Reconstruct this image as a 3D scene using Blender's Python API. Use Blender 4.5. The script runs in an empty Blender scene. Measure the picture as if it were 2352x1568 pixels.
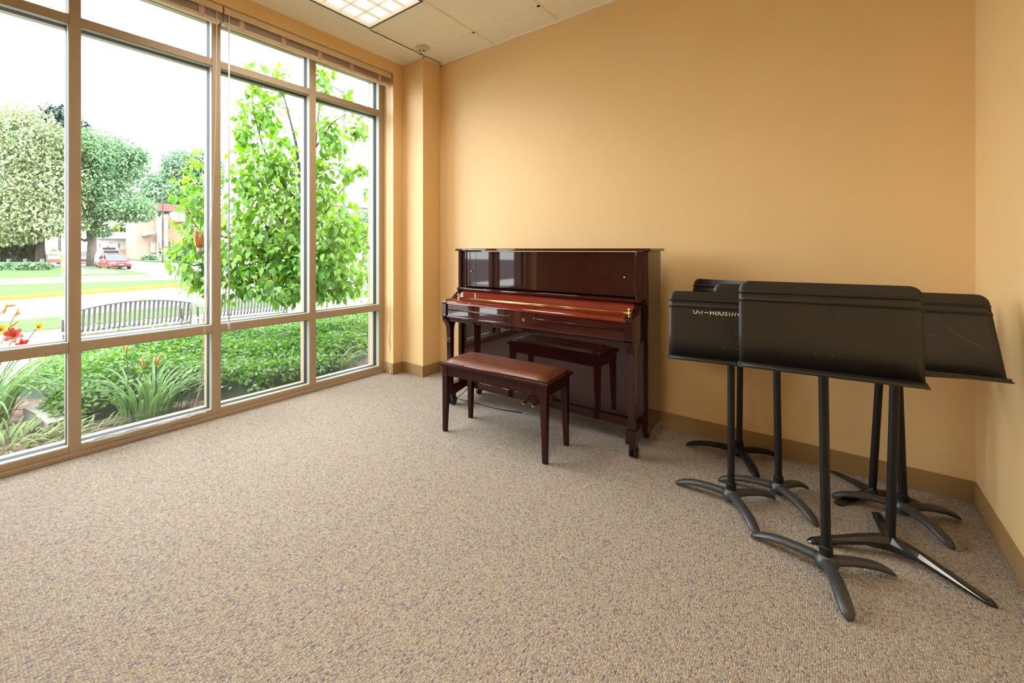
# a music practice room with an upright piano, seen with the street outside its windows
import bpy, bmesh, math, random
import numpy as np
from mathutils import Vector, Matrix

rng = np.random.default_rng(7)
random.seed(7)
scene = bpy.context.scene
COL = scene.collection
PI = math.pi

# light levels
SKY, SUN, EXPO, LAMP, LAMP2, TUBES = 10.0, 4.0, 0.16, 2.0, 1.1, 19.0

# ------------------------------------------------------------------ camera model of the place
CAM_H, PX, PY = 1.21, 1024.0, 572.0
FOC = math.sqrt((1901.0 - PX) * (PX + 129.0))
TH = math.atan((1901.0 - PX) / FOC)
ST, CT = math.sin(TH), math.cos(TH)


def ray(u, v):
    a, b = (u - PX) / FOC, (PY - v) / FOC
    return Vector((-ST + a * CT, CT + a * ST, b))


def at(u, v, z):            # where a sight line meets the level z
    r = ray(u, v)
    return Vector((0, 0, CAM_H)) + r * ((z - CAM_H) / r.z)


def far(u, v, d):           # a point at depth d
    return Vector((0, 0, CAM_H)) + ray(u, v) * d


# ------------------------------------------------------------------ materials
def new_mat(name):
    m = bpy.data.materials.new(name)
    m.use_nodes = True
    nt = m.node_tree
    b = nt.nodes['Principled BSDF']
    return m, nt, b


def setp(b, **kw):
    names = dict(rough='Roughness', metal='Metallic', spec='Specular IOR Level', coat='Coat Weight',
                 coat_rough='Coat Roughness', trans='Transmission Weight', ior='IOR', sheen='Sheen Weight')
    for k, v in kw.items():
        b.inputs[names[k]].default_value = v


def plain(name, col, rough=0.5, vary=0.0, scale=8.0, bump=0.0, bscale=200.0, **kw):
    """principled colour with a little noise in it, and an optional fine bump"""
    m, nt, b = new_mat(name)
    setp(b, rough=rough, **kw)
    b.inputs['Base Color'].default_value = (*col, 1)
    if vary > 0:
        tc = nt.nodes.new('ShaderNodeTexCoord')
        n = nt.nodes.new('ShaderNodeTexNoise')
        n.inputs['Scale'].default_value = scale
        n.inputs['Detail'].default_value = 4
        nt.links.new(tc.outputs['Object'], n.inputs['Vector'])
        r = nt.nodes.new('ShaderNodeValToRGB')
        r.color_ramp.elements[0].position = 0.3
        r.color_ramp.elements[1].position = 0.7
        r.color_ramp.elements[0].color = (*[c * (1 - vary) for c in col], 1)
        r.color_ramp.elements[1].color = (*[min(1, c * (1 + vary)) for c in col], 1)
        nt.links.new(n.outputs['Fac'], r.inputs['Fac'])
        nt.links.new(r.outputs['Color'], b.inputs['Base Color'])
    if bump > 0:
        tc = nt.nodes.new('ShaderNodeTexCoord')
        n = nt.nodes.new('ShaderNodeTexNoise')
        n.inputs['Scale'].default_value = bscale
        n.inputs['Detail'].default_value = 3
        nt.links.new(tc.outputs['Object'], n.inputs['Vector'])
        bp = nt.nodes.new('ShaderNodeBump')
        bp.inputs['Strength'].default_value = bump
        bp.inputs['Distance'].default_value = 0.002
        nt.links.new(n.outputs['Fac'], bp.inputs['Height'])
        nt.links.new(bp.outputs['Normal'], b.inputs['Normal'])
    return m


def leaf_mat(name, dark, light, trans=0.45, rough=0.45, gloss=0.08):
    """leaf: diffuse and translucent, colour differs leaf by leaf"""
    m = bpy.data.materials.new(name)
    m.use_nodes = True
    nt = m.node_tree
    nt.nodes.clear()
    out = nt.nodes.new('ShaderNodeOutputMaterial')
    g = nt.nodes.new('ShaderNodeNewGeometry')
    r = nt.nodes.new('ShaderNodeValToRGB')
    r.color_ramp.elements[0].color = (*dark, 1)
    r.color_ramp.elements[1].color = (*light, 1)
    nt.links.new(g.outputs['Random Per Island'], r.inputs['Fac'])
    d = nt.nodes.new('ShaderNodeBsdfDiffuse')
    t = nt.nodes.new('ShaderNodeBsdfTranslucent')
    gl = nt.nodes.new('ShaderNodeBsdfGlossy')
    gl.inputs['Roughness'].default_value = rough
    hs = nt.nodes.new('ShaderNodeHueSaturation')
    hs.inputs['Hue'].default_value = 0.485
    hs.inputs['Saturation'].default_value = 1.15
    hs.inputs['Value'].default_value = 1.25
    nt.links.new(r.outputs['Color'], d.inputs['Color'])
    nt.links.new(r.outputs['Color'], hs.inputs['Color'])
    nt.links.new(hs.outputs['Color'], t.inputs['Color'])
    mx = nt.nodes.new('ShaderNodeMixShader')
    mx.inputs[0].default_value = trans
    nt.links.new(d.outputs[0], mx.inputs[1])
    nt.links.new(t.outputs[0], mx.inputs[2])
    mx2 = nt.nodes.new('ShaderNodeMixShader')
    mx2.inputs[0].default_value = gloss
    nt.links.new(mx.outputs[0], mx2.inputs[1])
    nt.links.new(gl.outputs[0], mx2.inputs[2])
    nt.links.new(mx2.outputs[0], out.inputs[0])
    return m


def wood_lacquer(name, dark, light, rough=0.06, axis='Z', coat=1.0):
    """polished wood: stretched grain under a clear coat"""
    m, nt, b = new_mat(name)
    setp(b, rough=0.35, coat=coat, coat_rough=rough)
    b.inputs['Coat IOR'].default_value = 1.52
    b.inputs['Specular IOR Level'].default_value = 0.0
    tc = nt.nodes.new('ShaderNodeTexCoord')
    mp = nt.nodes.new('ShaderNodeMapping')
    s = {'Z': (60, 60, 2.2), 'X': (2.2, 60, 60), 'Y': (60, 2.2, 60)}[axis]
    mp.inputs['Scale'].default_value = s
    n = nt.nodes.new('ShaderNodeTexNoise')
    n.inputs['Scale'].default_value = 1.6
    n.inputs['Detail'].default_value = 5
    r = nt.nodes.new('ShaderNodeValToRGB')
    r.color_ramp.elements[0].position = 0.32
    r.color_ramp.elements[1].position = 0.72
    r.color_ramp.elements[0].color = (*dark, 1)
    r.color_ramp.elements[1].color = (*light, 1)
    nt.links.new(tc.outputs['Object'], mp.inputs['Vector'])
    nt.links.new(mp.outputs[0], n.inputs['Vector'])
    nt.links.new(n.outputs['Fac'], r.inputs['Fac'])
    nt.links.new(r.outputs['Color'], b.inputs['Base Color'])
    return m


def carpet_mat():
    m, nt, b = new_mat('loop_pile_carpet')
    setp(b, rough=0.95, spec=0.1, sheen=0.15)
    tc = nt.nodes.new('ShaderNodeTexCoord')
    mp = nt.nodes.new('ShaderNodeMapping')
    mp.inputs['Scale'].default_value = (1.0, 0.72, 1.0)
    nt.links.new(tc.outputs['Object'], mp.inputs['Vector'])
    vo = nt.nodes.new('ShaderNodeTexVoronoi')
    vo.inputs['Scale'].default_value = 165.0
    vo.inputs['Randomness'].default_value = 0.55
    nt.links.new(mp.outputs[0], vo.inputs['Vector'])
    sep = nt.nodes.new('ShaderNodeSeparateColor')
    nt.links.new(vo.outputs['Color'], sep.inputs['Color'])
    # slower patches push single tufts towards blue, rust or straw yarn
    nz = nt.nodes.new('ShaderNodeTexNoise')
    nz.inputs['Scale'].default_value = 26.0
    nz.inputs['Detail'].default_value = 2.0
    nt.links.new(tc.outputs['Object'], nz.inputs['Vector'])
    mul = nt.nodes.new('ShaderNodeMath'); mul.operation = 'MULTIPLY_ADD'
    mul.inputs[1].default_value = 0.84
    nt.links.new(sep.outputs[0], mul.inputs[0])
    mm = nt.nodes.new('ShaderNodeMath'); mm.operation = 'MULTIPLY'
    mm.inputs[1].default_value = 0.16
    nt.links.new(nz.outputs['Fac'], mm.inputs[0])
    nt.links.new(mm.outputs[0], mul.inputs[2])
    r = nt.nodes.new('ShaderNodeValToRGB')
    cr = r.color_ramp
    stops = [(0.05, (0.167, 0.152, 0.205)), (0.14, (0.281, 0.258, 0.274)), (0.25, (0.395, 0.350, 0.296)), (0.42, (0.471, 0.422, 0.346)),
             (0.58, (0.418, 0.361, 0.285)), (0.70, (0.395, 0.312, 0.255)), (0.82, (0.502, 0.437, 0.334)), (0.93, (0.319, 0.190, 0.160))]
    while len(cr.elements) < len(stops):
        cr.elements.new(0.5)
    for e, (p, c) in zip(cr.elements, stops):
        e.position = p
        e.color = (*c, 1)
    nt.links.new(mul.outputs[0], r.inputs['Fac'])
    # gaps between the loops
    r2 = nt.nodes.new('ShaderNodeValToRGB')
    r2.color_ramp.elements[0].position = 0.25
    r2.color_ramp.elements[0].color = (1, 1, 1, 1)
    r2.color_ramp.elements[1].position = 0.85
    r2.color_ramp.elements[1].color = (.52, .50, .50, 1)
    nt.links.new(vo.outputs['Distance'], r2.inputs['Fac'])
    mix = nt.nodes.new('ShaderNodeMix'); mix.data_type = 'RGBA'; mix.blend_type = 'MULTIPLY'
    mix.inputs['Factor'].default_value = 1.0
    nt.links.new(r.outputs['Color'], mix.inputs['A'])
    nt.links.new(r2.outputs['Color'], mix.inputs['B'])
    nt.links.new(mix.outputs['Result'], b.inputs['Base Color'])
    bp = nt.nodes.new('ShaderNodeBump')
    bp.invert = True
    bp.inputs['Strength'].default_value = 0.9
    bp.inputs['Distance'].default_value = 0.004
    nt.links.new(vo.outputs['Distance'], bp.inputs['Height'])
    nt.links.new(bp.outputs['Normal'], b.inputs['Normal'])
    return m


def tile_mat():
    m, nt, b = new_mat('mineral_ceiling_tile')
    setp(b, rough=0.9, spec=0.2)
    tc = nt.nodes.new('ShaderNodeTexCoord')
    n = nt.nodes.new('ShaderNodeTexNoise')
    n.inputs['Scale'].default_value = 95.0
    n.inputs['Detail'].default_value = 3
    nt.links.new(tc.outputs['Object'], n.inputs['Vector'])
    r = nt.nodes.new('ShaderNodeValToRGB')
    r.color_ramp.elements[0].position = 0.27
    r.color_ramp.elements[1].position = 0.36
    r.color_ramp.elements[0].color = (.70, .62, .50, 1)
    r.color_ramp.elements[1].color = (.93, .89, .79, 1)
    nt.links.new(n.outputs['Fac'], r.inputs['Fac'])
    nt.links.new(r.outputs['Color'], b.inputs['Base Color'])
    bp = nt.nodes.new('ShaderNodeBump')
    bp.inputs['Strength'].default_value = 0.3
    bp.inputs['Distance'].default_value = 0.003
    nt.links.new(n.outputs['Fac'], bp.inputs['Height'])
    nt.links.new(bp.outputs['Normal'], b.inputs['Normal'])
    return m


def glass_mat():
    m = bpy.data.materials.new('window_glass')
    m.use_nodes = True
    nt = m.node_tree
    nt.nodes.clear()
    out = nt.nodes.new('ShaderNodeOutputMaterial')
    tr = nt.nodes.new('ShaderNodeBsdfTransparent')
    tr.inputs['Color'].default_value = (.965, .985, .975, 1)
    gl = nt.nodes.new('ShaderNodeBsdfGlossy')
    gl.inputs['Roughness'].default_value = 0.0
    fr = nt.nodes.new('ShaderNodeFresnel')
    fr.inputs['IOR'].default_value = 1.48
    # inner and outer faces of the pane reflect alike
    ge = nt.nodes.new('ShaderNodeNewGeometry')
    ma = nt.nodes.new('ShaderNodeMath'); ma.operation = 'MULTIPLY_ADD'
    ma.inputs[1].default_value = 1 / 1.48 - 1.48
    ma.inputs[2].default_value = 1.48
    nt.links.new(ge.outputs['Backfacing'], ma.inputs[0])
    nt.links.new(ma.outputs[0], fr.inputs['IOR'])
    mx = nt.nodes.new('ShaderNodeMixShader')
    nt.links.new(fr.outputs[0], mx.inputs[0])
    nt.links.new(tr.outputs[0], mx.inputs[1])
    nt.links.new(gl.outputs[0], mx.inputs[2])
    nt.links.new(mx.outputs[0], out.inputs[0])
    return m


def lamp_mat(name, col, strength):
    m, nt, b = new_mat(name)
    b.inputs['Base Color'].default_value = (.8, .8, .8, 1)
    b.inputs['Emission Color'].default_value = (*col, 1)
    b.inputs['Emission Strength'].default_value = strength
    return m


def mulch_mat(name, c0, c1, c2, scale):
    m, nt, b = new_mat(name)
    setp(b, rough=0.95, spec=0.1)
    tc = nt.nodes.new('ShaderNodeTexCoord')
    mp = nt.nodes.new('ShaderNodeMapping')
    mp.inputs['Scale'].default_value = (1.0, 0.4, 1.0)
    nt.links.new(tc.outputs['Object'], mp.inputs['Vector'])
    v = nt.nodes.new('ShaderNodeTexVoronoi')
    v.inputs['Scale'].default_value = scale
    nt.links.new(mp.outputs[0], v.inputs['Vector'])
    sep = nt.nodes.new('ShaderNodeSeparateColor')
    nt.links.new(v.outputs['Color'], sep.inputs['Color'])
    r = nt.nodes.new('ShaderNodeValToRGB')
    r.color_ramp.elements[0].color = (*c0, 1)
    r.color_ramp.elements[1].color = (*c2, 1)
    e = r.color_ramp.elements.new(0.5)
    e.color = (*c1, 1)
    nt.links.new(sep.outputs[0], r.inputs['Fac'])
    nt.links.new(r.outputs['Color'], b.inputs['Base Color'])
    bp = nt.nodes.new('ShaderNodeBump')
    bp.inputs['Strength'].default_value = 0.8
    bp.inputs['Distance'].default_value = 0.02
    nt.links.new(v.outputs['Distance'], bp.inputs['Height'])
    nt.links.new(bp.outputs['Normal'], b.inputs['Normal'])
    return m


def brick_mat(name, c1, c2, mortar):
    m, nt, b = new_mat(name)
    setp(b, rough=0.9)
    tc = nt.nodes.new('ShaderNodeTexCoord')
    mp = nt.nodes.new('ShaderNodeMapping')
    mp.inputs['Rotation'].default_value = (PI / 2, 0, 0)
    k = nt.nodes.new('ShaderNodeTexBrick')
    k.inputs['Scale'].default_value = 3.0
    k.inputs['Color1'].default_value = (*c1, 1)
    k.inputs['Color2'].default_value = (*c2, 1)
    k.inputs['Mortar'].default_value = (*mortar, 1)
    nt.links.new(tc.outputs['Object'], mp.inputs['Vector'])
    nt.links.new(mp.outputs[0], k.inputs['Vector'])
    nt.links.new(k.outputs['Color'], b.inputs['Base Color'])
    return m


M = {}
M['wall'] = plain('ochre_wall_paint', (.82, .577, .288), 0.42, vary=0.02, scale=1.5, bump=0.12, bscale=240, spec=0.35)
M['base'] = plain('vinyl_cove_base', (.34, .21, .085), 0.45, vary=0.04)
M['drywall'] = plain('cream_ceiling_paint', (.92, .90, .81), 0.7, vary=0.02)
M['tile'] = tile_mat()
M['tee'] = plain('cream_grid_metal', (.90, .85, .73), 0.5)
M['carpet'] = carpet_mat()
M['frame'] = plain('bronze_window_aluminium', (.41, .305, .20), 0.38, vary=0.04, scale=3, spec=0.6)
M['gasket'] = plain('dark_glazing_gasket', (.020, .026, .036), 0.6, spec=0.2)
M['stop'] = plain('pale_glazing_bead', (.34, .33, .25), 0.5)
M['glass'] = glass_mat()
M['valance'] = plain('cream_wood_valance', (.70, .55, .36), 0.5, vary=0.03)
M['slats'] = plain('taupe_wood_slats', (.40, .32, .27), 0.5, vary=0.06)
M['tape'] = plain('pinkish_ladder_tape', (.58, .43, .36), 0.8)
M['cord'] = plain('cream_cord', (.72, .62, .47), 0.7)
M['wand'] = plain('clear_plastic_wand', (.62, .65, .66), 0.25)
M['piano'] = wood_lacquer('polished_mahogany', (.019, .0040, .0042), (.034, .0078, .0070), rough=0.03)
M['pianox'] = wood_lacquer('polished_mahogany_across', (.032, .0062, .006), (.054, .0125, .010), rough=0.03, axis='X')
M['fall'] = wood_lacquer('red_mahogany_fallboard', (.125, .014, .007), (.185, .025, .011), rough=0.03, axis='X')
M['brass'] = plain('polished_brass', (.83, .56, .20), 0.18, metal=1.0)
M['steel'] = plain('bright_steel', (.75, .75, .74), 0.16, metal=1.0)
M['rubber'] = plain('black_rubber', (.012, .012, .013), 0.4)
M['benchwood'] = wood_lacquer('satin_dark_bench_wood', (.026, .0075, .0075), (.046, .0140, .0125), rough=0.18, coat=0.3)
M['leather'] = plain('brown_leatherette', (.135, .042, .021), 0.30, vary=0.10, scale=22, bump=0.15, bscale=160, spec=0.6)
M['black'] = plain('textured_black_enamel', (.008, .008, .009), 0.45, bump=0.2, bscale=900, spec=0.28)
M['blackdesk'] = plain('satin_black_desk', (.019, .0165, .0150), 0.42, vary=0.08, scale=5, spec=0.5)
M['blackgloss'] = plain('glossy_black_enamel', (.014, .013, .013), 0.14, spec=0.6)
M['castgrey'] = plain('grey_black_cast_base', (.034, .037, .043), 0.38, bump=0.2, bscale=500, spec=0.6)
M['chalk'] = plain('cream_paint_lettering', (.82, .74, .58), 0.7)
M['white'] = plain('white_enamel', (.80, .78, .72), 0.4)
M['plastic'] = plain('ivory_plastic', (.62, .58, .48), 0.45)
M['darkhole'] = plain('dark_opening', (.03, .03, .03), 0.6)
M['darkmetal'] = plain('dark_trim_metal', (.045, .035, .032), 0.5)
M['louver'] = plain('white_louver_blade', (.86, .80, .70), 0.35)
M['lamp'] = lamp_mat('fluorescent_tube_glow', (1.0, .90, .76), LAMP)
M['lamp2'] = lamp_mat('lit_diffuser', (1.0, .88, .70), LAMP2)
# outdoors
OUT = .41


def oc(*c):
    return tuple(OUT * x for x in c)


M['leaf'] = leaf_mat('young_tree_leaf', oc(.12, .44, .05), oc(.46, .84, .13), trans=0.5, gloss=0.03)
M['hedge'] = leaf_mat('hedge_leaf', oc(.045, .28, .035), oc(.33, .66, .08), trans=0.45, gloss=0.05, rough=0.4)
M['hedgecore'] = plain('painted_shade_mound', oc(.035, .07, .03), 0.95, vary=0.4, scale=14)  # dark colour with the hedge's inner shade painted in
M['blade'] = leaf_mat('daylily_blade', oc(.20, .46, .13), oc(.44, .70, .28), trans=0.35, gloss=0.05)
M['grassblade'] = leaf_mat('ornamental_grass_blade', oc(.38, .58, .20), oc(.66, .80, .36), trans=0.35)
M['straw'] = plain('dry_straw_stem', oc(.50, .33, .17), 0.8, vary=0.2)
M['redpetal'] = leaf_mat('red_daylily_petal', oc(.70, .055, .025), oc(.82, .12, .03), trans=0.4)
M['yellowpetal'] = leaf_mat('yellow_daylily_petal', oc(.80, .55, .06), oc(.88, .68, .12), trans=0.4)
M['orangebud'] = plain('orange_bud', (.60, .30, .06), 0.6, vary=0.15, scale=40)
M['stem'] = plain('green_stem', oc(.20, .33, .10), 0.6)
M['bark'] = plain('grey_brown_bark', oc(.085, .070, .062), 0.95, vary=0.3, scale=18)
M['palebark'] = plain('pale_grey_bark', oc(.30, .27, .23), 0.95, vary=0.25, scale=3)
M['lindenleaf'] = leaf_mat('hazed_linden_leaf', oc(.34, .50, .26), oc(.74, .84, .44), trans=0.35, gloss=0.03)  # haze over the distant trees is put into this pale leaf colour
M['ashleaf'] = leaf_mat('hazed_ash_leaf', oc(.20, .44, .24), oc(.40, .66, .32), trans=0.35, gloss=0.03)  # softened as well, aerial haze painted into the green
M['elmleaf'] = leaf_mat('hazed_elm_leaf', oc(.25, .47, .31), oc(.44, .66, .40), trans=0.35, gloss=0.03)  # bluish pale tone carries the distance haze in the colour
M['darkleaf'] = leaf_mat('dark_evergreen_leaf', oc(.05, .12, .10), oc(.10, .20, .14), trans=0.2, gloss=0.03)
M['limeleaf'] = leaf_mat('lime_green_leaf', oc(.36, .56, .18), oc(.62, .78, .30), trans=0.35, gloss=0.03)
M['lawn'] = plain('mown_grass', oc(.165, .275, .115), 0.95, vary=0.18, scale=3.0, bump=0.6, bscale=60, spec=0.0)
M['concrete'] = plain('pale_concrete', oc(.85, .82, .75), 0.9, vary=0.08, scale=2.5, spec=0.0)
M['asphalt'] = plain('sun_bleached_asphalt', oc(.42, .42, .42), 0.95, vary=0.06, scale=0.6, spec=0.0)
M['yellow'] = plain('yellow_curb_paint', oc(.66, .40, .12), 0.8, vary=0.08, scale=5, spec=0.0)
M['curb'] = plain('curb_concrete', oc(.42, .39, .34), 0.9, vary=0.08, scale=2, spec=0.0)
M['mulch'] = mulch_mat('shredded_bark_mulch', oc(.10, .065, .05), oc(.22, .155, .12), oc(.36, .28, .22), 42.0)
M['block'] = plain('weathered_concrete_block', oc(.62, .60, .52), 0.95, vary=0.12, scale=9, bump=0.6, bscale=60)
M['limestone'] = plain('cream_limestone', oc(.62, .57, .46), 0.85, vary=0.05, scale=6)
M['parkbench'] = plain('grey_powder_coated_steel', oc(.24, .22, .25), 0.45)
M['brickwall'] = brick_mat('pink_orange_brick', oc(.62, .33, .22), oc(.68, .40, .28), oc(.60, .50, .42))
M['housewhite'] = plain('white_siding', oc(.82, .82, .82), 0.8, vary=0.03, scale=1)
M['roofred'] = plain('red_tile_roof', oc(.36, .17, .145), 0.85, vary=0.12, scale=3)
M['roofgrey'] = plain('grey_shingle_roof', oc(.40, .36, .35), 0.9, vary=0.15, scale=3)
M['houseglass'] = plain('dark_house_glass', oc(.16, .18, .24), 0.1)
M['redcar'] = plain('red_car_paint', oc(.62, .045, .045), 0.22, coat=0.8)
M['whitecar'] = plain('white_car_paint', oc(.80, .80, .80), 0.25, coat=0.8)
M['marooncar'] = plain('maroon_car_paint', oc(.34, .06, .055), 0.25, coat=0.8)
M['carglass'] = plain('tinted_car_glass', oc(.05, .06, .075), 0.05)
M['headlight'] = plain('clear_headlight', oc(.82, .83, .85), 0.15)
M['tyre'] = plain('black_tyre', oc(.02, .02, .02), 0.8)
M['polegrey'] = plain('galvanised_pole', oc(.20, .225, .25), 0.6, spec=0.2)
M['poleblack'] = plain('brown_pole', oc(.16, .10, .09), 0.7)
M['poleyellow'] = plain('yellow_sleeve', oc(.80, .58, .06), 0.6)
M['signwhite'] = plain('white_sign_board', oc(.80, .80, .76), 0.6)
M['signgreen'] = plain('pale_green_sign_field', oc(.45, .55, .40), 0.6)
M['signorange'] = plain('orange_sign_crest', oc(.72, .42, .22), 0.6)
M['signred'] = plain('red_sign_band', oc(.66, .20, .15), 0.6)
M['fence'] = plain('weathered_fence_rail', oc(.34, .33, .31), 0.9, vary=0.1, scale=4)
M['skin'] = plain('skin', oc(.55, .33, .24), 0.6)
M['navy'] = plain('navy_cloth', oc(.05, .05, .14), 0.9)
M['palecloth'] = plain('pale_cloth', oc(.55, .58, .60), 0.9)
M['hair'] = plain('reddish_brown_hair', oc(.18, .07, .05), 0.7)
M['feederred'] = plain('red_plastic_petal', oc(.75, .08, .03), 0.3)
M['feederyellow'] = plain('yellow_plastic_petal', oc(.85, .62, .05), 0.3)


# ------------------------------------------------------------------ objects
def tag(o, label=None, cat=None, group=None, kind=None):
    if label: o['label'] = label
    if cat: o['category'] = cat
    if group: o['group'] = group
    if kind: o['kind'] = kind
    return o


def thing(name, label, cat, loc=(0, 0, 0), rz=0.0, group=None):
    o = bpy.data.objects.new(name, None)
    o.empty_display_size = 0.1
    COL.objects.link(o)
    o.location = loc
    o.rotation_euler = (0, 0, rz)
    return tag(o, label, cat, group)


def link(name, me, mat, parent=None, smooth=False, bevel=0.0, segs=2):
    o = bpy.data.objects.new(name, me)
    COL.objects.link(o)
    if mat is not None:
        for m in (mat if isinstance(mat, (list, tuple)) else [mat]):
            me.materials.append(m)
    if smooth:
        me.polygons.foreach_set('use_smooth', [True] * len(me.polygons))
    if bevel > 0:
        b = o.modifiers.new('edge', 'BEVEL')
        b.width = bevel
        b.segments = segs
        b.limit_method = 'ANGLE'
        b.angle_limit = math.radians(40)
        b.harden_normals = False
    if parent is not None:
        o.parent = parent
    return o


class MB:
    def __init__(s, off=(0, 0, 0)):
        s.v, s.f, s.mi, s.off, s.cur = [], [], [], Vector(off), 0

    def add(s, vs, fs):
        n = len(s.v)
        s.v += [tuple(Vector(p) - s.off) for p in vs]
        s.f += [tuple(i + n for i in f) for f in fs]
        s.mi += [s.cur] * len(fs)
        return s

    def box(s, x0, x1, y0, y1, z0, z1):
        return s.add([(x, y, z) for x in (x0, x1) for y in (y0, y1) for z in (z0, z1)],
                     [(0, 1, 3, 2), (4, 6, 7, 5), (0, 4, 5, 1), (2, 3, 7, 6), (0, 2, 6, 4), (1, 5, 7, 3)])

    def taper(s, c0, w0, d0, z0, c1, w1, d1, z1):
        """four-sided post from (centre, width, depth) at z0 to the same at z1"""
        vs = []
        for c, w, d, z in ((c0, w0, d0, z0), (c1, w1, d1, z1)):
            vs += [(c[0] - w / 2, c[1] - d / 2, z), (c[0] + w / 2, c[1] - d / 2, z),
                   (c[0] + w / 2, c[1] + d / 2, z), (c[0] - w / 2, c[1] + d / 2, z)]
        return s.add(vs, [(3, 2, 1, 0), (4, 5, 6, 7), (0, 1, 5, 4), (1, 2, 6, 5), (2, 3, 7, 6), (3, 0, 4, 7)])

    def prism(s, poly, axis, a0, a1):
        """polygon (two coordinates) pushed along an axis from a0 to a1"""
        n = len(poly)
        vs = []
        for a in (a0, a1):
            for p, q in poly:
                vs.append({'x': (a, p, q), 'y': (p, a, q), 'z': (p, q, a)}[axis])
        fs = [tuple(range(n))[::-1], tuple(range(n, 2 * n))]
        fs += [(i, (i + 1) % n, n + (i + 1) % n, n + i) for i in range(n)]
        return s.add(vs, fs)

    def tube(s, pts, r, n=8, cap=True, squash=1.0):
        pts = [Vector(p) for p in pts]
        m = len(pts)
        rs = list(r) if hasattr(r, '__len__') else [r] * m
        vs, fs = [], []
        prev = None
        for i, p in enumerate(pts):
            t = (pts[min(i + 1, m - 1)] - pts[max(i - 1, 0)]).normalized()
            if prev is None:
                a = Vector((0, 0, 1)) if abs(t.z) < 0.9 else Vector((1, 0, 0))
                u = t.cross(a).normalized()
            else:
                u = (prev - t * prev.dot(t)).normalized()
            prev = u
            w = t.cross(u)
            for k in range(n):
                ang = 2 * PI * k / n
                vs.append(p + (u * math.cos(ang) + w * math.sin(ang) * squash) * rs[i])
        for i in range(m - 1):
            for k in range(n):
                a, b = i * n + k, i * n + (k + 1) % n
                fs.append((a, b, b + n, a + n))
        if cap:
            fs.append(tuple(range(n))[::-1])
            fs.append(tuple(range((m - 1) * n, m * n)))
        return s.add(vs, fs)

    def lathe(s, prof, c=(0, 0, 0), n=16, axis='z'):
        """profile of (radius, height) turned about an axis through c"""
        vs, fs = [], []
        for r, h in prof:
            for k in range(n):
                a = 2 * PI * k / n
                p, q = r * math.cos(a), r * math.sin(a)
                d = {'z': (p, q, h), 'y': (p, h, q), 'x': (h, p, q)}[axis]
                vs.append((c[0] + d[0], c[1] + d[1], c[2] + d[2]))
        m = len(prof)
        for i in range(m - 1):
            for k in range(n):
                a, b = i * n + k, i * n + (k + 1) % n
                fs.append((a, b, b + n, a + n))
        fs.append(tuple(range(n))[::-1])
        fs.append(tuple(range((m - 1) * n, m * n)))
        return s.add(vs, fs)

    def build(s, name, mat, parent=None, smooth=False, bevel=0.0, segs=2):
        me = bpy.data.meshes.new(name)
        me.from_pydata(s.v, [], s.f)
        bm = bmesh.new()
        bm.from_mesh(me)
        bmesh.ops.recalc_face_normals(bm, faces=bm.faces)
        bm.to_mesh(me)
        bm.free()
        if any(s.mi):
            me.polygons.foreach_set('material_index', s.mi)
        o = link(name, me, mat, parent, smooth, bevel, segs)
        if parent is None:
            o.location = s.off
        if smooth == 'angle':
            try:
                me.set_sharp_from_angle(angle=math.radians(35))
            except Exception:
                pass
        return o


def struct(o):
    o['kind'] = 'structure'
    return o


def stroke_mesh(strokes, r, n=6):
    mb = MB()
    for st in strokes:
        mb.tube(st, r, n)
    return mb


# ---- leaves: one template copied many times into one mesh with numpy
def tpl_leaf(kind):
    if kind == 'heart':
        out = [(0.0, 0.10), (0.12, 0.36), (0.34, 0.46), (0.60, 0.33), (0.82, 0.13), (1.0, 0.0)]
    elif kind == 'broad':
        out = [(0.0, 0.04), (0.14, 0.20), (0.38, 0.30), (0.64, 0.22), (0.86, 0.07), (1.0, 0.0)]
    elif kind == 'oval':
        out = [(0.0, 0.03), (0.2, 0.24), (0.5, 0.31), (0.8, 0.18), (1.0, 0.0)]
    else:                                       # small: two-sided rhomb
        out = [(0.0, 0.04), (0.5, 0.32), (1.0, 0.02)]
    n = len(out)
    V, F = [], []
    for a, w in out:
        z = -0.18 * a * a
        V += [(a, -w, z + 0.35 * w), (a, 0, z), (a, w, z + 0.35 * w)]
    for i in range(n - 1):
        b = i * 3
        F += [(b, b + 3, b + 4, b + 1), (b + 1, b + 4, b + 5, b + 2)]
    return np.array(V), np.array(F)


def leaves_mesh(name, P, D, U, L, kind):
    """P points, D directions of the midrib, U rough up vectors, L lengths"""
    V, F = tpl_leaf(kind)
    D = D / np.linalg.norm(D, axis=1, keepdims=True)
    S = np.cross(U, D)
    S /= np.linalg.norm(S, axis=1, keepdims=True) + 1e-9
    N = np.cross(D, S)
    W = (P[:, None, :] + L[:, None, None] * (V[None, :, 0:1] * D[:, None, :] + V[None, :, 1:2] * S[:, None, :]
                                             + V[None, :, 2:3] * N[:, None, :]))
    n, k = len(P), len(V)
    faces = (F[None, :, :] + (np.arange(n) * k)[:, None, None]).reshape(-1, 4)
    verts = W.reshape(-1, 3)
    me = bpy.data.meshes.new(name)
    me.vertices.add(len(verts))
    me.vertices.foreach_set('co', verts.ravel())
    me.loops.add(faces.size)
    me.loops.foreach_set('vertex_index', faces.ravel().astype(np.int32))
    me.polygons.add(len(faces))
    me.polygons.foreach_set('loop_start', (np.arange(len(faces)) * 4).astype(np.int32))
    me.polygons.foreach_set('loop_total', np.full(len(faces), 4, np.int32))
    me.update(calc_edges=True)
    me.validate()
    return me


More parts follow.
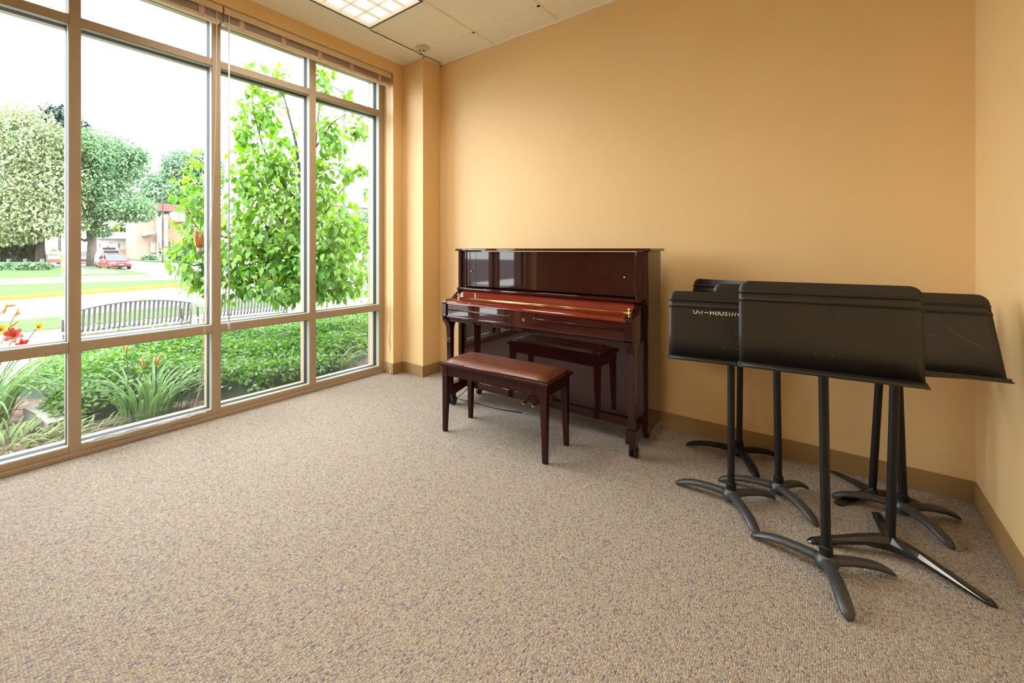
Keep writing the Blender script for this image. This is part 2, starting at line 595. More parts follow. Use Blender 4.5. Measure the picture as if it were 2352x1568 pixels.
def blob_points(blobs, n, shell=0.35):
    """points in a union of ellipsoids, thicker towards their skins; returns points and outward directions"""
    vol = np.array([abs(b[3] * b[4] * b[5]) ** 0.667 for b in blobs])
    pick = rng.choice(len(blobs), n, p=vol / vol.sum())
    B = np.array(blobs)[pick]
    d = rng.normal(size=(n, 3))
    d /= np.linalg.norm(d, axis=1, keepdims=True)
    r = 1 - shell * rng.random(n) ** 1.6
    lump = 1 + 0.10 * np.sin(7 * d[:, 0] + 3 * pick) * np.cos(6 * d[:, 2] + pick)
    return B[:, 0:3] + d * (r * lump)[:, None] * B[:, 3:6], d


def crown(name, blobs, n, size, mat, parent, kind='small', shell=0.45, droop=0.5, off=(0, 0, 0)):
    P, d = blob_points(blobs, n, shell)
    P = P - np.array(off)
    D = d * 0.6 + rng.normal(size=(n, 3)) * 0.6
    D[:, 2] -= droop
    U = rng.normal(size=(n, 3)) * 0.35 + np.array([0, 0, 1.0]) + d * 0.5
    L = size * rng.uniform(0.65, 1.25, n)
    return link(name, leaves_mesh(name, P, D, U, L, kind), mat, parent)

# ================================================================== THE ROOM
XW, XG, XO = -3.300, -3.395, -3.450        # window frame: room face, glass, outer face
XL, XR, YB, YF, ZC = -3.163, 0.530, 3.226, -2.20, 3.022
WY0, WY1, WZ1 = -0.33, 2.855, 2.907        # window opening

struct(MB().box(-3.55, XR + .15, YF - .15, YB + .15, -.12, 0).build('floor', M['carpet']))
struct(MB().box(-3.45, XR + .15, YB, YB + .15, 0, 3.2).build('wall_back', M['wall']))
struct(MB().box(XR, XR + .15, YF, YB, 0, 3.2).build('wall_right', M['wall']))
struct(MB().box(-3.45, XR + .15, YF - .15, YF, 0, 3.2).build('wall_front', M['wall']))
w = MB()
w.box(-3.40, XL, WY1, YB, 0, 3.2)
w.box(-3.40, XL, YF, WY0, 0, 3.2)
w.box(-3.40, XL, WY0, WY1, WZ1, 3.2)
struct(w.build('wall_left', M['wall']))
struct(MB().box(XL, -2.885, 2.980, YB, 0, ZC).build('wall_column', M['wall'], bevel=.004))
# limestone blocks of the outer face, with open joints
w = MB()
for (y0, y1) in ((WY1 + .004, 3.9), (-3.0, WY0 - .004)):
    w.box(-3.500, -3.405, y0 + .002, y1, -.5, 3.6)
    for k in range(7):
        z0 = -.06 + .64 * (k - 1) + .02
        w.box(-3.555, -3.500, y0, y1, z0, z0 + .60)
w.box(-3.555, -3.405, WY0, WY1, WZ1 + .02, 3.6)
w.box(-3.555, -3.405, WY0, WY1, -.5, -.03)
struct(w.build('wall_facade', M['limestone'], bevel=.006))
struct(MB().box(-3.55, XR + .15, YF - .15, YB + .15, 3.20, 3.32).build('sky_block_slab', M['drywall']))   # unseen roof slab, added to block the sky

# base strips
bb = MB()
bb.box(-2.885, XR, YB - .006, YB, 0, .105)
struct(bb.build('baseboard_back', M['base'], bevel=.002))
struct(MB().box(XR - .006, XR, YF, YB - .006, 0, .105).build('baseboard_right', M['base'], bevel=.002))
struct(MB().box(XL, XR, YF, YF + .006, 0, .105).build('baseboard_front', M['base'], bevel=.002))
bb = MB()
bb.box(XL - .12, XL + .006, 2.849, WY1, 0, .105)
bb.box(XL, XL + .006, 2.849, 2.980, 0, .105)
bb.box(XL, -2.879, 2.974, 2.980, 0, .105)
bb.box(-2.885, -2.879, 2.974, YB - .006, 0, .105)
bb.box(XL, XL + .006, YF, WY0, 0, .105)
struct(bb.build('baseboard_left', M['base'], bevel=.002))

# ceiling: lay-in tiles with a drywall border by the window
XT = -2.845
FX0, FX1, FY0, FY1 = -2.838, -2.232, 1.085, 2.304      # luminaire
GX = [XT + .61 * k for k in range(0, 6)]
GY = [2.915 - .61 * k for k in range(0, 9)]
c = MB()
c.box(XT, XR, FY1, YB, ZC + .006, ZC + .03)
DX, DY = 1.83, -1.22                                    # from the visible luminaire to the next one of the grid
c.box(XT, FX0 + DX, YF, FY0, ZC + .006, ZC + .03)
c.box(FX1 + DX, XR, YF, FY0, ZC + .006, ZC + .03)
c.box(FX0 + DX, FX1 + DX, YF, FY0 + DY, ZC + .006, ZC + .03)
c.box(FX1, XR, FY0, FY1, ZC + .006, ZC + .03)
struct(c.build('ceiling', M['tile']))
c = MB()
c.box(XL, XT, YF, 2.980, ZC, ZC + .03)
c.box(XL, -2.885, 2.975, YB, ZC, ZC + .03)
struct(c.build('trim_1', M['drywall']))
c = MB()
for x in GX:
    for (a, b_) in (((YF, YB),) if x > FX1 + .1 else ((YF, FY0 - .012), (FY1 + .012, YB if x > -2.8 else 2.98))):
        c.box(x - .012, x + .012, a, b_, ZC, ZC + .012)
for y in GY:
    if FY0 + .1 < y < FY1 - .1:
        c.box(FX1 + .012, XR, y - .012, y + .012, ZC, ZC + .012)
    else:
        if FY0 + DY + .1 < y < FY1 + DY - .1:
            c.box(XT, FX0 + DX, y - .012, y + .012, ZC, ZC + .012)
            c.box(FX1 + DX, XR, y - .012, y + .012, ZC, ZC + .012)
        else:
            c.box(XT, XR, y - .012, y + .012, ZC, ZC + .012)
c.box(FX1 - .004, FX1 + .012, FY0, FY1, ZC, ZC + .012)
struct(c.build('trim_2', M['tee']))
c = MB()
c.box(-2.885, XR, YB - .022, YB, ZC - .004, ZC + .012)
c.box(XR - .022, XR, YF, YB, ZC - .004, ZC + .012)
c.box(XL, XL + .012, YF, 2.98, ZC - .004, ZC + .004)
c.box(XL, -2.863, 2.968, 2.98, ZC - .004, ZC + .004)
c.box(-2.885, -2.863, 2.968, YB, ZC - .004, ZC + .012)
struct(c.build('trim_3', M['tee']))

# window: aluminium storefront, four bays of three panes
win = thing('window_1', None, None, (XW, 1.26, 0))
win['kind'] = 'structure'
OFF = (XW, 1.26, 0)
MY = [(-.330, -.270), (.475, .528), (1.256, 1.313), (2.036, 2.094), (2.797, 2.855)]
for (a, b_) in MY:
    MB(OFF).box(XO, XW, a, b_, 0, WZ1).build('mullion', M['frame'], win, bevel=.002)
RZ = [('sill_rail', .0, .066), ('middle_rail', .612, .668), ('transom_rail', 2.516, 2.566), ('head_rail', 2.862, WZ1)]
for i in range(4):
    y0, y1 = MY[i][1], MY[i + 1][0]
    for nm, z0, z1 in RZ:
        MB(OFF).box(XO, XW - .002, y0, y1, z0, z1).build(nm, M['frame'], win, bevel=.002)
    for k in range(3):
        z0, z1 = RZ[k][2], RZ[k + 1][1]
        p = MB(OFF).box(XG - .003, XG + .003, y0 + .001, y1 - .001, z0 + .001, z1 - .001).build('pane', M['glass'], win)
        for nm, mt, xa, xb, t in (('gasket', M['gasket'], XG + .004, XG + .050, .004), ('glazing_bead', M['stop'], XG + .050, XW - .006, .003)):
            g = MB(OFF)
            g.box(xa, xb, y0 - .0005, y0 + t, z0, z1)
            g.box(xa, xb, y1 - t, y1 + .0005, z0, z1)
            g.box(xa, xb, y0, y1, z0 - .0005, z0 + t)
            g.box(xa, xb, y0, y1, z1 - t, z1 + .0005)
            g.build(nm, mt, p)
MB(OFF).box(XW - .001, XW + .012, WY0, WY1, 0, .028).build('sill_flashing', M['frame'], win, bevel=.003)


# blinds drawn all the way up under the window head
def blind(y0, y1, label):
    t = thing('window_blind', label, 'blind', (-3.20, (y0 + y1) / 2, 2.80), 0, 'wood blinds raised at the window head')
    of = (-3.20, (y0 + y1) / 2, 2.80)
    v = MB(of).box(-3.188, -3.172, y0, y1, 2.856, 2.903)
    v.build('valance', M['valance'], t, bevel=.004)
    MB(of).box(-3.245, -3.192, y0 + .004, y1 - .004, 2.862, 2.903).build('head_box', M['slats'], t)
    s = MB(of)
    for k in range(13):
        z = 2.812 + .0040 * k
        dx = .0012 * math.sin(k * 2.3)
        s.box(-3.243 + dx, -3.196 + dx, y0 + .006, y1 - .006, z, z + .0031)
    s.build('slat_stack', M['slats'], t)
    MB(of).box(-3.246, -3.193, y0 + .006, y1 - .006, 2.790, 2.811).build('bottom_rail', M['valance'], t, bevel=.006)
    n = max(3, int((y1 - y0) / .31))
    for k in range(n):
        y = y0 + .13 + (y1 - y0 - .26) * k / (n - 1)
        MB(of).box(-3.1945, -3.1900, y - .019, y + .019, 2.790, 2.862).build('ladder_tape', M['tape'], t)
    return t, of


bl, of = blind(-.310, 1.277, 'raised taupe wood blind over the two left window bays, nearest the camera')
MB(of).tube([(-3.185, 1.240, 2.86), (-3.185, 1.236, 2.1), (-3.19, 1.215, 1.5), (-3.20, 1.175, .85), (-3.215, 1.165, .62), (-3.225, 1.15, .30),
             (-3.255, 1.12, .085), (-3.262, 1.05, .074), (-3.250, .98, .073), (-3.268, .90, .073), (-3.255, .80, .074),
             (-3.264, .70, .073), (-3.27, .62, .073)], .0016, 5).build('lift_cord', M['cord'], bl)
MB(of).tube([(-3.185, 1.244, 2.86), (-3.187, 1.230, 1.9), (-3.195, 1.190, .95), (-3.215, 1.175, .62), (-3.23, 1.165, .28),
             (-3.258, 1.10, .078), (-3.268, 1.0, .0735), (-3.257, .94, .0735), (-3.262, .86, .0735), (-3.27, .74, .0735),
             (-3.258, .66, .0735), (-3.262, .56, .0735)], .0016, 5).build('lift_cord', M['cord'], bl)
br_, of = blind(1.287, 2.838, 'raised taupe wood blind over the two right window bays, beside the wall corner')
w = MB(of)
w.tube([(-3.186, 1.324, 2.872), (-3.186, 1.324, .70)], .0055, 6)
w.tube([(-3.186, 1.324, .70), (-3.186, 1.324, .645)], .0075, 8)
w.build('tilt_wand', M['wand'], br_, smooth=True)
for j in range(2):
    dy = .010 * j
    pts = [(-3.186, 2.822 + dy, 2.86), (-3.184, 2.822 + dy, 1.6), (-3.180, 2.824 + dy, .52), (-3.176, 2.830, .47 - .02 * j)]
    for k in range(13):
        a = k / 12
        pts.append((-3.178 + .010 * math.sin(k * 2.6 + j), 2.822 + .012 * math.cos(k * 2.2 + 2 * j), .46 - .20 * abs(math.sin(a * PI * 1.5)) - .03 * j))
    pts += [(-3.185, 2.826, .22), (-3.190 + .01 * j, 2.815, .14), (-3.178 + .02 * j, 2.822, .075), (-3.170 + .015 * j, 2.826, .035)]
    MB(of).tube(pts, .0019, 5).build('lift_cord', M['cord'], br_, smooth=True)
MB(of).lathe([(.004, 0), (.007, .006), (.006, .028), (.002, .034)], (-3.170, 2.824, .014), 8).build('cord_tassel', M['cord'], br_, smooth=True)
# loose wrapping left along the sill
w = MB((-3.26, .9, .07))
for j in range(4):
    pts = []
    for k in range(26):
        a = k / 25
        pts.append((-3.262 + .020 * math.sin(6 * a + 1.7 * j) + .006 * math.sin(31 * a + j), .56 + .62 * a + .01 * j,
                    .076 + .006 * abs(math.sin(17 * a + j)) + .002 * j))
    w.tube(pts, .0030, 5)
tag(w.build('plastic_strip', M['wand'], smooth=True), 'crumpled clear plastic strip lying along the window sill', 'plastic strip')

# recessed fluorescent light
lt = thing('ceiling_light', 'recessed fluorescent ceiling light with square white louver cells', 'ceiling light', ((FX0 + FX1) / 2, (FY0 + FY1) / 2, ZC))
of = ((FX0 + FX1) / 2, (FY0 + FY1) / 2, ZC)
f = MB(of)
f.box(FX0, FX1, FY0, FY1, ZC + .125, ZC + .14)
for (a, b_, c_, d_) in ((FX0, FX0 + .008, FY0, FY1), (FX1 - .008, FX1, FY0, FY1), (FX0, FX1, FY0, FY0 + .008), (FX0, FX1, FY1 - .008, FY1)):
    f.box(a, b_, c_, d_, ZC + .004, ZC + .13)
f.build('housing', M['white'], lt)
f = MB(of)
for (a, b_, c_, d_) in ((FX0, FX0 + .009, FY0, FY1), (FX1 - .009, FX1, FY0, FY1), (FX0, FX1, FY0, FY0 + .009), (FX0, FX1, FY1 - .009, FY1)):
    f.box(a, b_, c_, d_, ZC - .003, ZC + .006)
f.build('dark_reveal', M['darkmetal'], lt)
f = MB(of)
for (a, b_, c_, d_) in ((FX0 + .009, FX0 + .018, FY0 + .009, FY1 - .009), (FX1 - .018, FX1 - .009, FY0 + .009, FY1 - .009),
                        (FX0 + .009, FX1 - .009, FY0 + .009, FY0 + .018), (FX0 + .009, FX1 - .009, FY1 - .018, FY1 - .009)):
    f.box(a, b_, c_, d_, ZC - .002, ZC + .012)
f.build('door_frame', M['white'], lt, bevel=.002)
f = MB(of)
nx, ny = 4, 8
for k in range(1, nx):
    x = FX0 + .026 + (FX1 - FX0 - .052) * k / nx
    f.prism([(x - .0008, ZC + .003), (x + .0008, ZC + .003), (x + .0022, ZC + .022), (x - .0022, ZC + .022)], 'y', FY0 + .026, FY1 - .026)
for k in range(1, ny):
    y = FY0 + .026 + (FY1 - FY0 - .052) * k / ny
    f.prism([(y - .0008, ZC + .003), (y + .0008, ZC + .003), (y + .0022, ZC + .022), (y - .0022, ZC + .022)], 'x', FX0 + .026, FX1 - .026)
f.build('louver', M['louver'], lt)
for k in range(3):
    x = FX0 + .11 + (FX1 - FX0 - .22) * k / 2
    MB(of).tube([(x, FY0 + .03, ZC + .085), (x, FY1 - .03, ZC + .085)], .0190, 12).build('fluorescent_tube', M['lamp'], lt, smooth=True)
f = MB(of).box(FX0 + .01, FX1 - .01, FY0 + .01, FY1 - .01, ZC + .042, ZC + .046)
f.build('diffuser', M['lamp2'], lt)

lt2 = lt.copy()
COL.objects.link(lt2)
lt2.location = (of[0] + DX, of[1] + DY, of[2])
lt2['label'] = 'second recessed fluorescent ceiling light, over the middle of the room'
for ch in list(lt.children):
    c = ch.copy()
    COL.objects.link(c)
    c.parent = lt2
lt['group'] = lt2['group'] = 'recessed fluorescent lights'
for root in (lt, lt2):                                  # the light the tubes throw through the louver
    al = bpy.data.lights.new('tube_light', 'AREA')
    al.shape = 'RECTANGLE'
    al.size, al.size_y = .55, 1.16
    al.energy = TUBES
    al.spread = math.radians(140)
    al.color = (1.0, .93, .82)
    ao = bpy.data.objects.new('tube_light', al)
    COL.objects.link(ao)
    ao.location = (root.location.x, root.location.y, ZC - .006)

# round detector on the tile by the column
dt = thing('ceiling_detector', 'small round cream detector with two dark eyes on the ceiling tile', 'detector', (-2.755, 2.835, ZC))
MB().lathe([(.060, .004), (.060, -.004), (.052, -.018), (.036, -.026), (.0, -.027)], (0, 0, 0), 24).build('detector_body', M['plastic'], dt, smooth='angle')
for s_ in (-1, 1):
    MB().lathe([(.0085, -.0255), (.0085, -.0300), (.0, -.0305)], (.018 * s_ * .75 + .004, .018 * s_ * .66 - .01, 0), 10).build('sensor_eye', M['darkhole'], dt)
MB().box(-.008, .010, -.040, -.028, -.024, -.019).build('indicator_window', M['plastic'], dt)

# ================================================================== THE PIANO
PYAW = math.radians(1.0)
pn = thing('upright_piano', 'polished dark mahogany upright piano with closed red fallboard against the back wall', 'piano', (-1.532, 2.7335, 0), PYAW)
P = 'piano'
# case
MB().box(-.742, .742, 0, .318, 1.197, 1.215).build('top_lid', M['pianox'], pn, bevel=.004)
for s in (-1, 1):
    MB().box(min(s * .724, s * .694), max(s * .724, s * .694), .020, .300, .105, 1.197).build('side_panel', M[P], pn, bevel=.003)
    MB().box(min(s * .690, s * .652), max(s * .690, s * .652), .030, .075, .905, 1.196).build('corner_stile', M[P], pn, bevel=.003)
    MB().box(min(s * .6515, s * .6465), max(s * .6515, s * .6465), .028, .055, .915, 1.190).build('panel_bead', M['pianox'], pn, bevel=.002)
MB().box(-.690, .690, .270, .298, .12, 1.19).build('back_panel', M[P], pn)
up = MB().box(-.645, .645, .034, .056, .915, 1.192).build('upper_panel', M[P], pn, bevel=.003)
for x, z in ((-.598, 1.035), (.585, 1.035)):
    MB().lathe([(.004, -.012), (.006, -.008), (.006, -.003), (.003, 0)], (x, .034, z), 10, 'y').build('panel_knob', M['steel'], up, smooth=True)
# shelf rail above the fallboard
MB().prism([(.040, .884), (.040, .908), (-.022, .908), (-.030, .904), (-.032, .896), (-.028, .888), (-.020, .884)], 'x', -.700, .700).build('music_shelf', M['pianox'], pn, bevel=.0015)
# arms with sloping cheeks
for s in (-1, 1):
    a, b_ = sorted((s * .660, s * .702))
    prof = [(.020, .678), (.020, .884), (-.012, .884), (-.095, .830), (-.185, .818), (-.200, .815), (-.209, .806), (-.213, .795),
            (-.213, .705), (-.208, .690), (-.195, .680), (-.14, .678)]
    MB().prism(prof, 'x', a, b_).build('key_arm', M[P], pn, bevel=.002)
# fallboard: sloping back, hinge, flat front lid with rounded nose
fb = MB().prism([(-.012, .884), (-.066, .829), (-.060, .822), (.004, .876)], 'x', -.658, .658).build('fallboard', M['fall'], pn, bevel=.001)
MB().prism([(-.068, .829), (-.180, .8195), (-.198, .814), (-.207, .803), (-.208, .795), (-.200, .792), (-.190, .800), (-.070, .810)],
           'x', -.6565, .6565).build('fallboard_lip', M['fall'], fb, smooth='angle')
h = MB()
h.tube([(-.635, -.068, .8315), (.640, -.068, .8315)], .0042, 10)
h.build('brass_hinge', M['brass'], fb, smooth=True)
for x in (-.640, .648):
    MB().lathe([(.013, 0), (.014, .004), (.009, .010), (.008, .018), (.012, .026), (.012, .031), (.006, .035)], (x, -.078, .826), 14).build('brass_knob', M['brass'], pn, smooth=True)
# key slip with carved mouldings and the lock
ks = MB().box(-.6575, .6575, -.200, -.185, .700, .793)
ks.build('key_slip', M['pianox'], pn, bevel=.002)
MB().prism([(-.185, .678), (-.196, .680), (-.204, .688), (-.206, .700), (-.204, .706), (-.185, .708)], 'x', -.6575, .6575).build('key_bed_edge', M['pianox'], pn, smooth='angle')
w = MB()
w.tube([(-.655, -.201, .752), (-.125, -.201, .752), (-.105, -.201, .753), (-.090, -.201, .757), (-.078, -.201, .763)], [.006] * 4 + [.002], 8)
w.tube([(.655, -.201, .752), (.120, -.201, .752), (.100, -.201, .753), (.085, -.201, .757), (.073, -.201, .763)], [.006] * 4 + [.002], 8)
w.build('carved_moulding', M['pianox'], pn, smooth=True)
lk = MB().lathe([(.0105, -.2035), (.0105, -.200), (.0, -.200)], (.006, 0, .742), 18, 'y')
lk.build('lock_plate', M['brass'], pn)
MB().lathe([(.0045, -.2042), (.0045, -.2030), (.0, -.2030)], (.006, 0, .7435), 10, 'y').build('key_hole', M['darkhole'], pn)
MB().box(-.700, .700, -.185, .045, .660, .679).build('key_bed', M[P], pn)
# lower front
MB().box(-.690, .690, .044, .062, .168, .660).build('lower_panel', M[P], pn, bevel=.003)
MB().box(-.690, .690, .034, .070, .110, .166).build('bottom_rail', M[P], pn, bevel=.004)
MB().box(-.690, .690, .060, .29, .108, .125).build('bottom_board', M[P], pn)
for k in range(3):
    x = -.061 + .075 * k
    p = MB()
    top = [(.042, .196), (.026, .193), (.012, .181), (-.006, .168), (-.040, .152), (-.070, .143), (-.088, .136)]
    wd = [.011, .011, .011, .012, .015, .019, .012]
    vs, fs = [], []
    for (y, z), w_ in zip(top, wd):
        vs += [(x - w_, y, z), (x + w_, y, z), (x + w_, y + .003, z - .009), (x - w_, y + .003, z - .009)]
    for i in range(len(top) - 1):
        for q in range(4):
            a, b_ = i * 4 + q, i * 4 + (q + 1) % 4
            fs.append((a, b_, b_ + 4, a + 4))
    fs += [(3, 2, 1, 0), tuple(range(len(vs) - 4, len(vs)))]
    p.add(vs, fs)
    p.build('pedal', M['brass'], pn, smooth='angle', bevel=.002)
# legs, toe blocks, casters
for s in (-1, 1):
    cx = s * .680
    g = MB()
    secs = [(.681, .042, -.208, -.040), (.664, .042, -.200, -.070), (.640, .041, -.180, -.095), (.610, .040, -.163, -.108), (.57, .039, -.158, -.112), (.165, .034, -.150, -.115)]
    vs, fs = [], []
    for z, w_, ya, yb in secs:
        vs += [(cx - w_ / 2, ya, z), (cx + w_ / 2, ya, z), (cx + w_ / 2, yb, z), (cx - w_ / 2, yb, z)]
    for i in range(len(secs) - 1):
        for q in range(4):
            a, b_ = i * 4 + q, i * 4 + (q + 1) % 4
            fs.append((a, b_, b_ + 4, a + 4))
    fs += [(3, 2, 1, 0), tuple(range(len(vs) - 4, len(vs)))]
    g.add(vs, fs)
    g.build('leg', M[P], pn, bevel=.002)
    MB().prism([(-.166, .088), (-.166, .160), (-.160, .167), (.034, .167), (.034, .110), (-.09, .088)], 'x', cx - .030, cx + .026).build('toe_block', M[P], pn, bevel=.003)
    cst = MB().box(cx - .020, cx + .020, -.135, -.085, .052, .090).build('caster', M['rubber'], pn, bevel=.004)
    for d_ in (-1, 1):
        a, b_ = sorted((cx + d_ * .005, cx + d_ * .023))
        MB().lathe([(.026, a - cx), (.033, a - cx + .004), (.033, b_ - cx - .004), (.026, b_ - cx)], (cx, -.105, .033), 20, 'x').build('caster_wheel', M['rubber'], cst, smooth='angle')
    MB().lathe([(.028, -.015), (.033, -.011), (.033, .011), (.028, .015)], (s * .66, .22, .033), 16, 'x').build('rear_caster', M['rubber'], pn, smooth='angle')
    MB().box(s * .66 - .02, s * .66 + .02, .20, .245, .055, .110).build('caster', M['rubber'], pn)
# power lead of the humidity control
w = MB((-2.29, 2.80, 0))
w.tube([(-2.225, 2.95, .70), (-2.222, 2.945, .55), (-2.226, 2.93, .38), (-2.235, 2.90, .2), (-2.25, 2.86, .06), (-2.27, 2.80, .012), (-2.27, 2.735, .006), (-2.22, 2.72, .006),
        (-2.13, 2.735, .006), (-2.0, 2.735, .006), (-1.85, 2.75, .006), (-1.7, 2.80, .006)], .0034, 6)
tag(w.build('power_cord', M['rubber'], smooth=True), 'thin black power cord hanging behind the piano and trailing on the carpet', 'cord')

# ================================================================== THE PIANO BENCH
bn = thing('piano_bench', 'dark wood piano bench with brown padded seat in front of the piano', 'bench', (-1.5675, 2.360, 0), math.radians(2.8))
for sx in (-1, 1):
    for sy in (-1, 1):
        # outer faces stay plumb, inner faces taper
        g = MB().taper((sx * .353, sy * .141), .042, .042, .378, (sx * .353, sy * .141), .044, .044, .437)
        g.taper((sx * .360, sy * .1475), .026, .026, 0, (sx * .353, sy * .141), .042, .042, .378)
        g.build('leg', M['benchwood'], bn, bevel=.0015)
for sy in (-1, 1):
    a, b_ = sorted((sy * .158, sy * .138))
    MB().box(-.332, .332, a, b_, .376, .437).build('apron', M['benchwood'], bn)
for sx in (-1, 1):
    a, b_ = sorted((sx * .371, sx * .351))
    MB().box(a, b_, -.120, .120, .376, .437).build('apron', M['benchwood'], bn)
MB().box(-.390, .390, -.178, .178, .437, .458).build('seat_frame', M['benchwood'], bn, bevel=.005, segs=3)
# domed cushion with a welted edge
g = MB()
NX, NY = 24, 12
vs, fs = [], []
for i in range(NX + 1):
    for j in range(NY + 1):
        x, y = -.372 + .744 * i / NX, -.160 + .320 * j / NY
        ex = min(1, (.372 - abs(x)) / .055)
        ey = min(1, (.160 - abs(y)) / .055)
        e = (1 - (1 - max(ex, 0)) ** 2.4) * (1 - (1 - max(ey, 0)) ** 2.4)
        vs.append((x, y, .456 + .030 * e))
for i in range(NX):
    for j in range(NY):
        a = i * (NY + 1) + j
        fs.append((a, a + NY + 1, a + NY + 2, a + 1))
g.add(vs, fs)
cu = g.build('cushion', M['leather'], bn, smooth=True)
w = MB()
pts = [(-.368, -.157), (.368, -.157), (.368, .157), (-.368, .157), (-.368, -.157), (-.2, -.157)]
w.tube([(x, y, .4605) for x, y in pts], .0045, 6)
w.build('piping', M['leather'], cu, smooth=True)

# ================================================================== MUSIC STANDS
def desk_mesh(W, H, psi, tau, at_, kink, off, lip=.052):
    """sheet with two pressed ribs and rounded top corners; returns the sheet and the lip (world points)"""
    n = Vector((-math.sin(psi), -math.cos(psi), 0))
    ex = Vector((math.cos(psi), -math.sin(psi), 0))
    up = Vector((0, 0, math.cos(tau))) - math.sin(tau) * n
    nn = n * math.cos(tau) + Vector((0, 0, math.sin(tau)))       # towards the reader
    B = Vector(at_)

    def pt(a, s, t):
        return B + ex * a + up * s + nn * t - Vector(off)
    R = .034
    rows = [(0, 0), (.10, 0), (.225, 0), (.2365, 0), (.2390, .0050), (.2415, .0072), (.2455, .0020), (.249, .0005), (.262, .0005), (.2665, .001),
            (.2690, .0055), (.2715, .0078), (.2755, .003), (.279, .0)]
    k = math.tan(kink)
    for s in (.284, .290, .296, .302, .307, .311, .3135, .315):
        rows.append((s, (s - .279) * k))
    xs = [-1, -.93, -.5, 0, .5, .93, 1]
    mb = MB()
    vs, fs = [], []
    for s, t in rows:
        hw = W / 2
        if s > H - R:
            hw = W / 2 - R + math.sqrt(max(0, R * R - (s - (H - R)) ** 2))
        for x in xs:
            vs.append(pt(x * hw, s, t))
    m = len(xs)
    for i in range(len(rows) - 1):
        for j in range(m - 1):
            a = i * m + j
            fs.append((a, a + 1, a + m + 1, a + m))
    mb.add(vs, fs)
    lp = MB()
    prof = [(0.0, .0), (-.004, .004), (-.005, .020), (-.004, lip - .006), (0.0, lip - .001), (.005, lip + .001), (.009, lip)]
    vs, fs = [], []
    for s, t in prof:
        s -= .22 * t
        e = .0065 if t > .03 else .004
        hw = W / 2 + e - (.014 * max(0, (t - (lip - .018)) / .018) ** 2 if t > lip - .018 else 0)
        for x in (-1, -.5, 0, .5, 1):
            vs.append(pt(x * hw, s, t))
    for i in range(len(prof) - 1):
        for j in range(4):
            a = i * 5 + j
            fs.append((a, a + 1, a + 6, a + 5))
    lp.add(vs, fs)
    return mb, lp, pt


def solid(o, th):
    m = o.modifiers.new('sheet', 'SOLIDIFY')
    m.thickness = th
    m.offset = 0
    return o


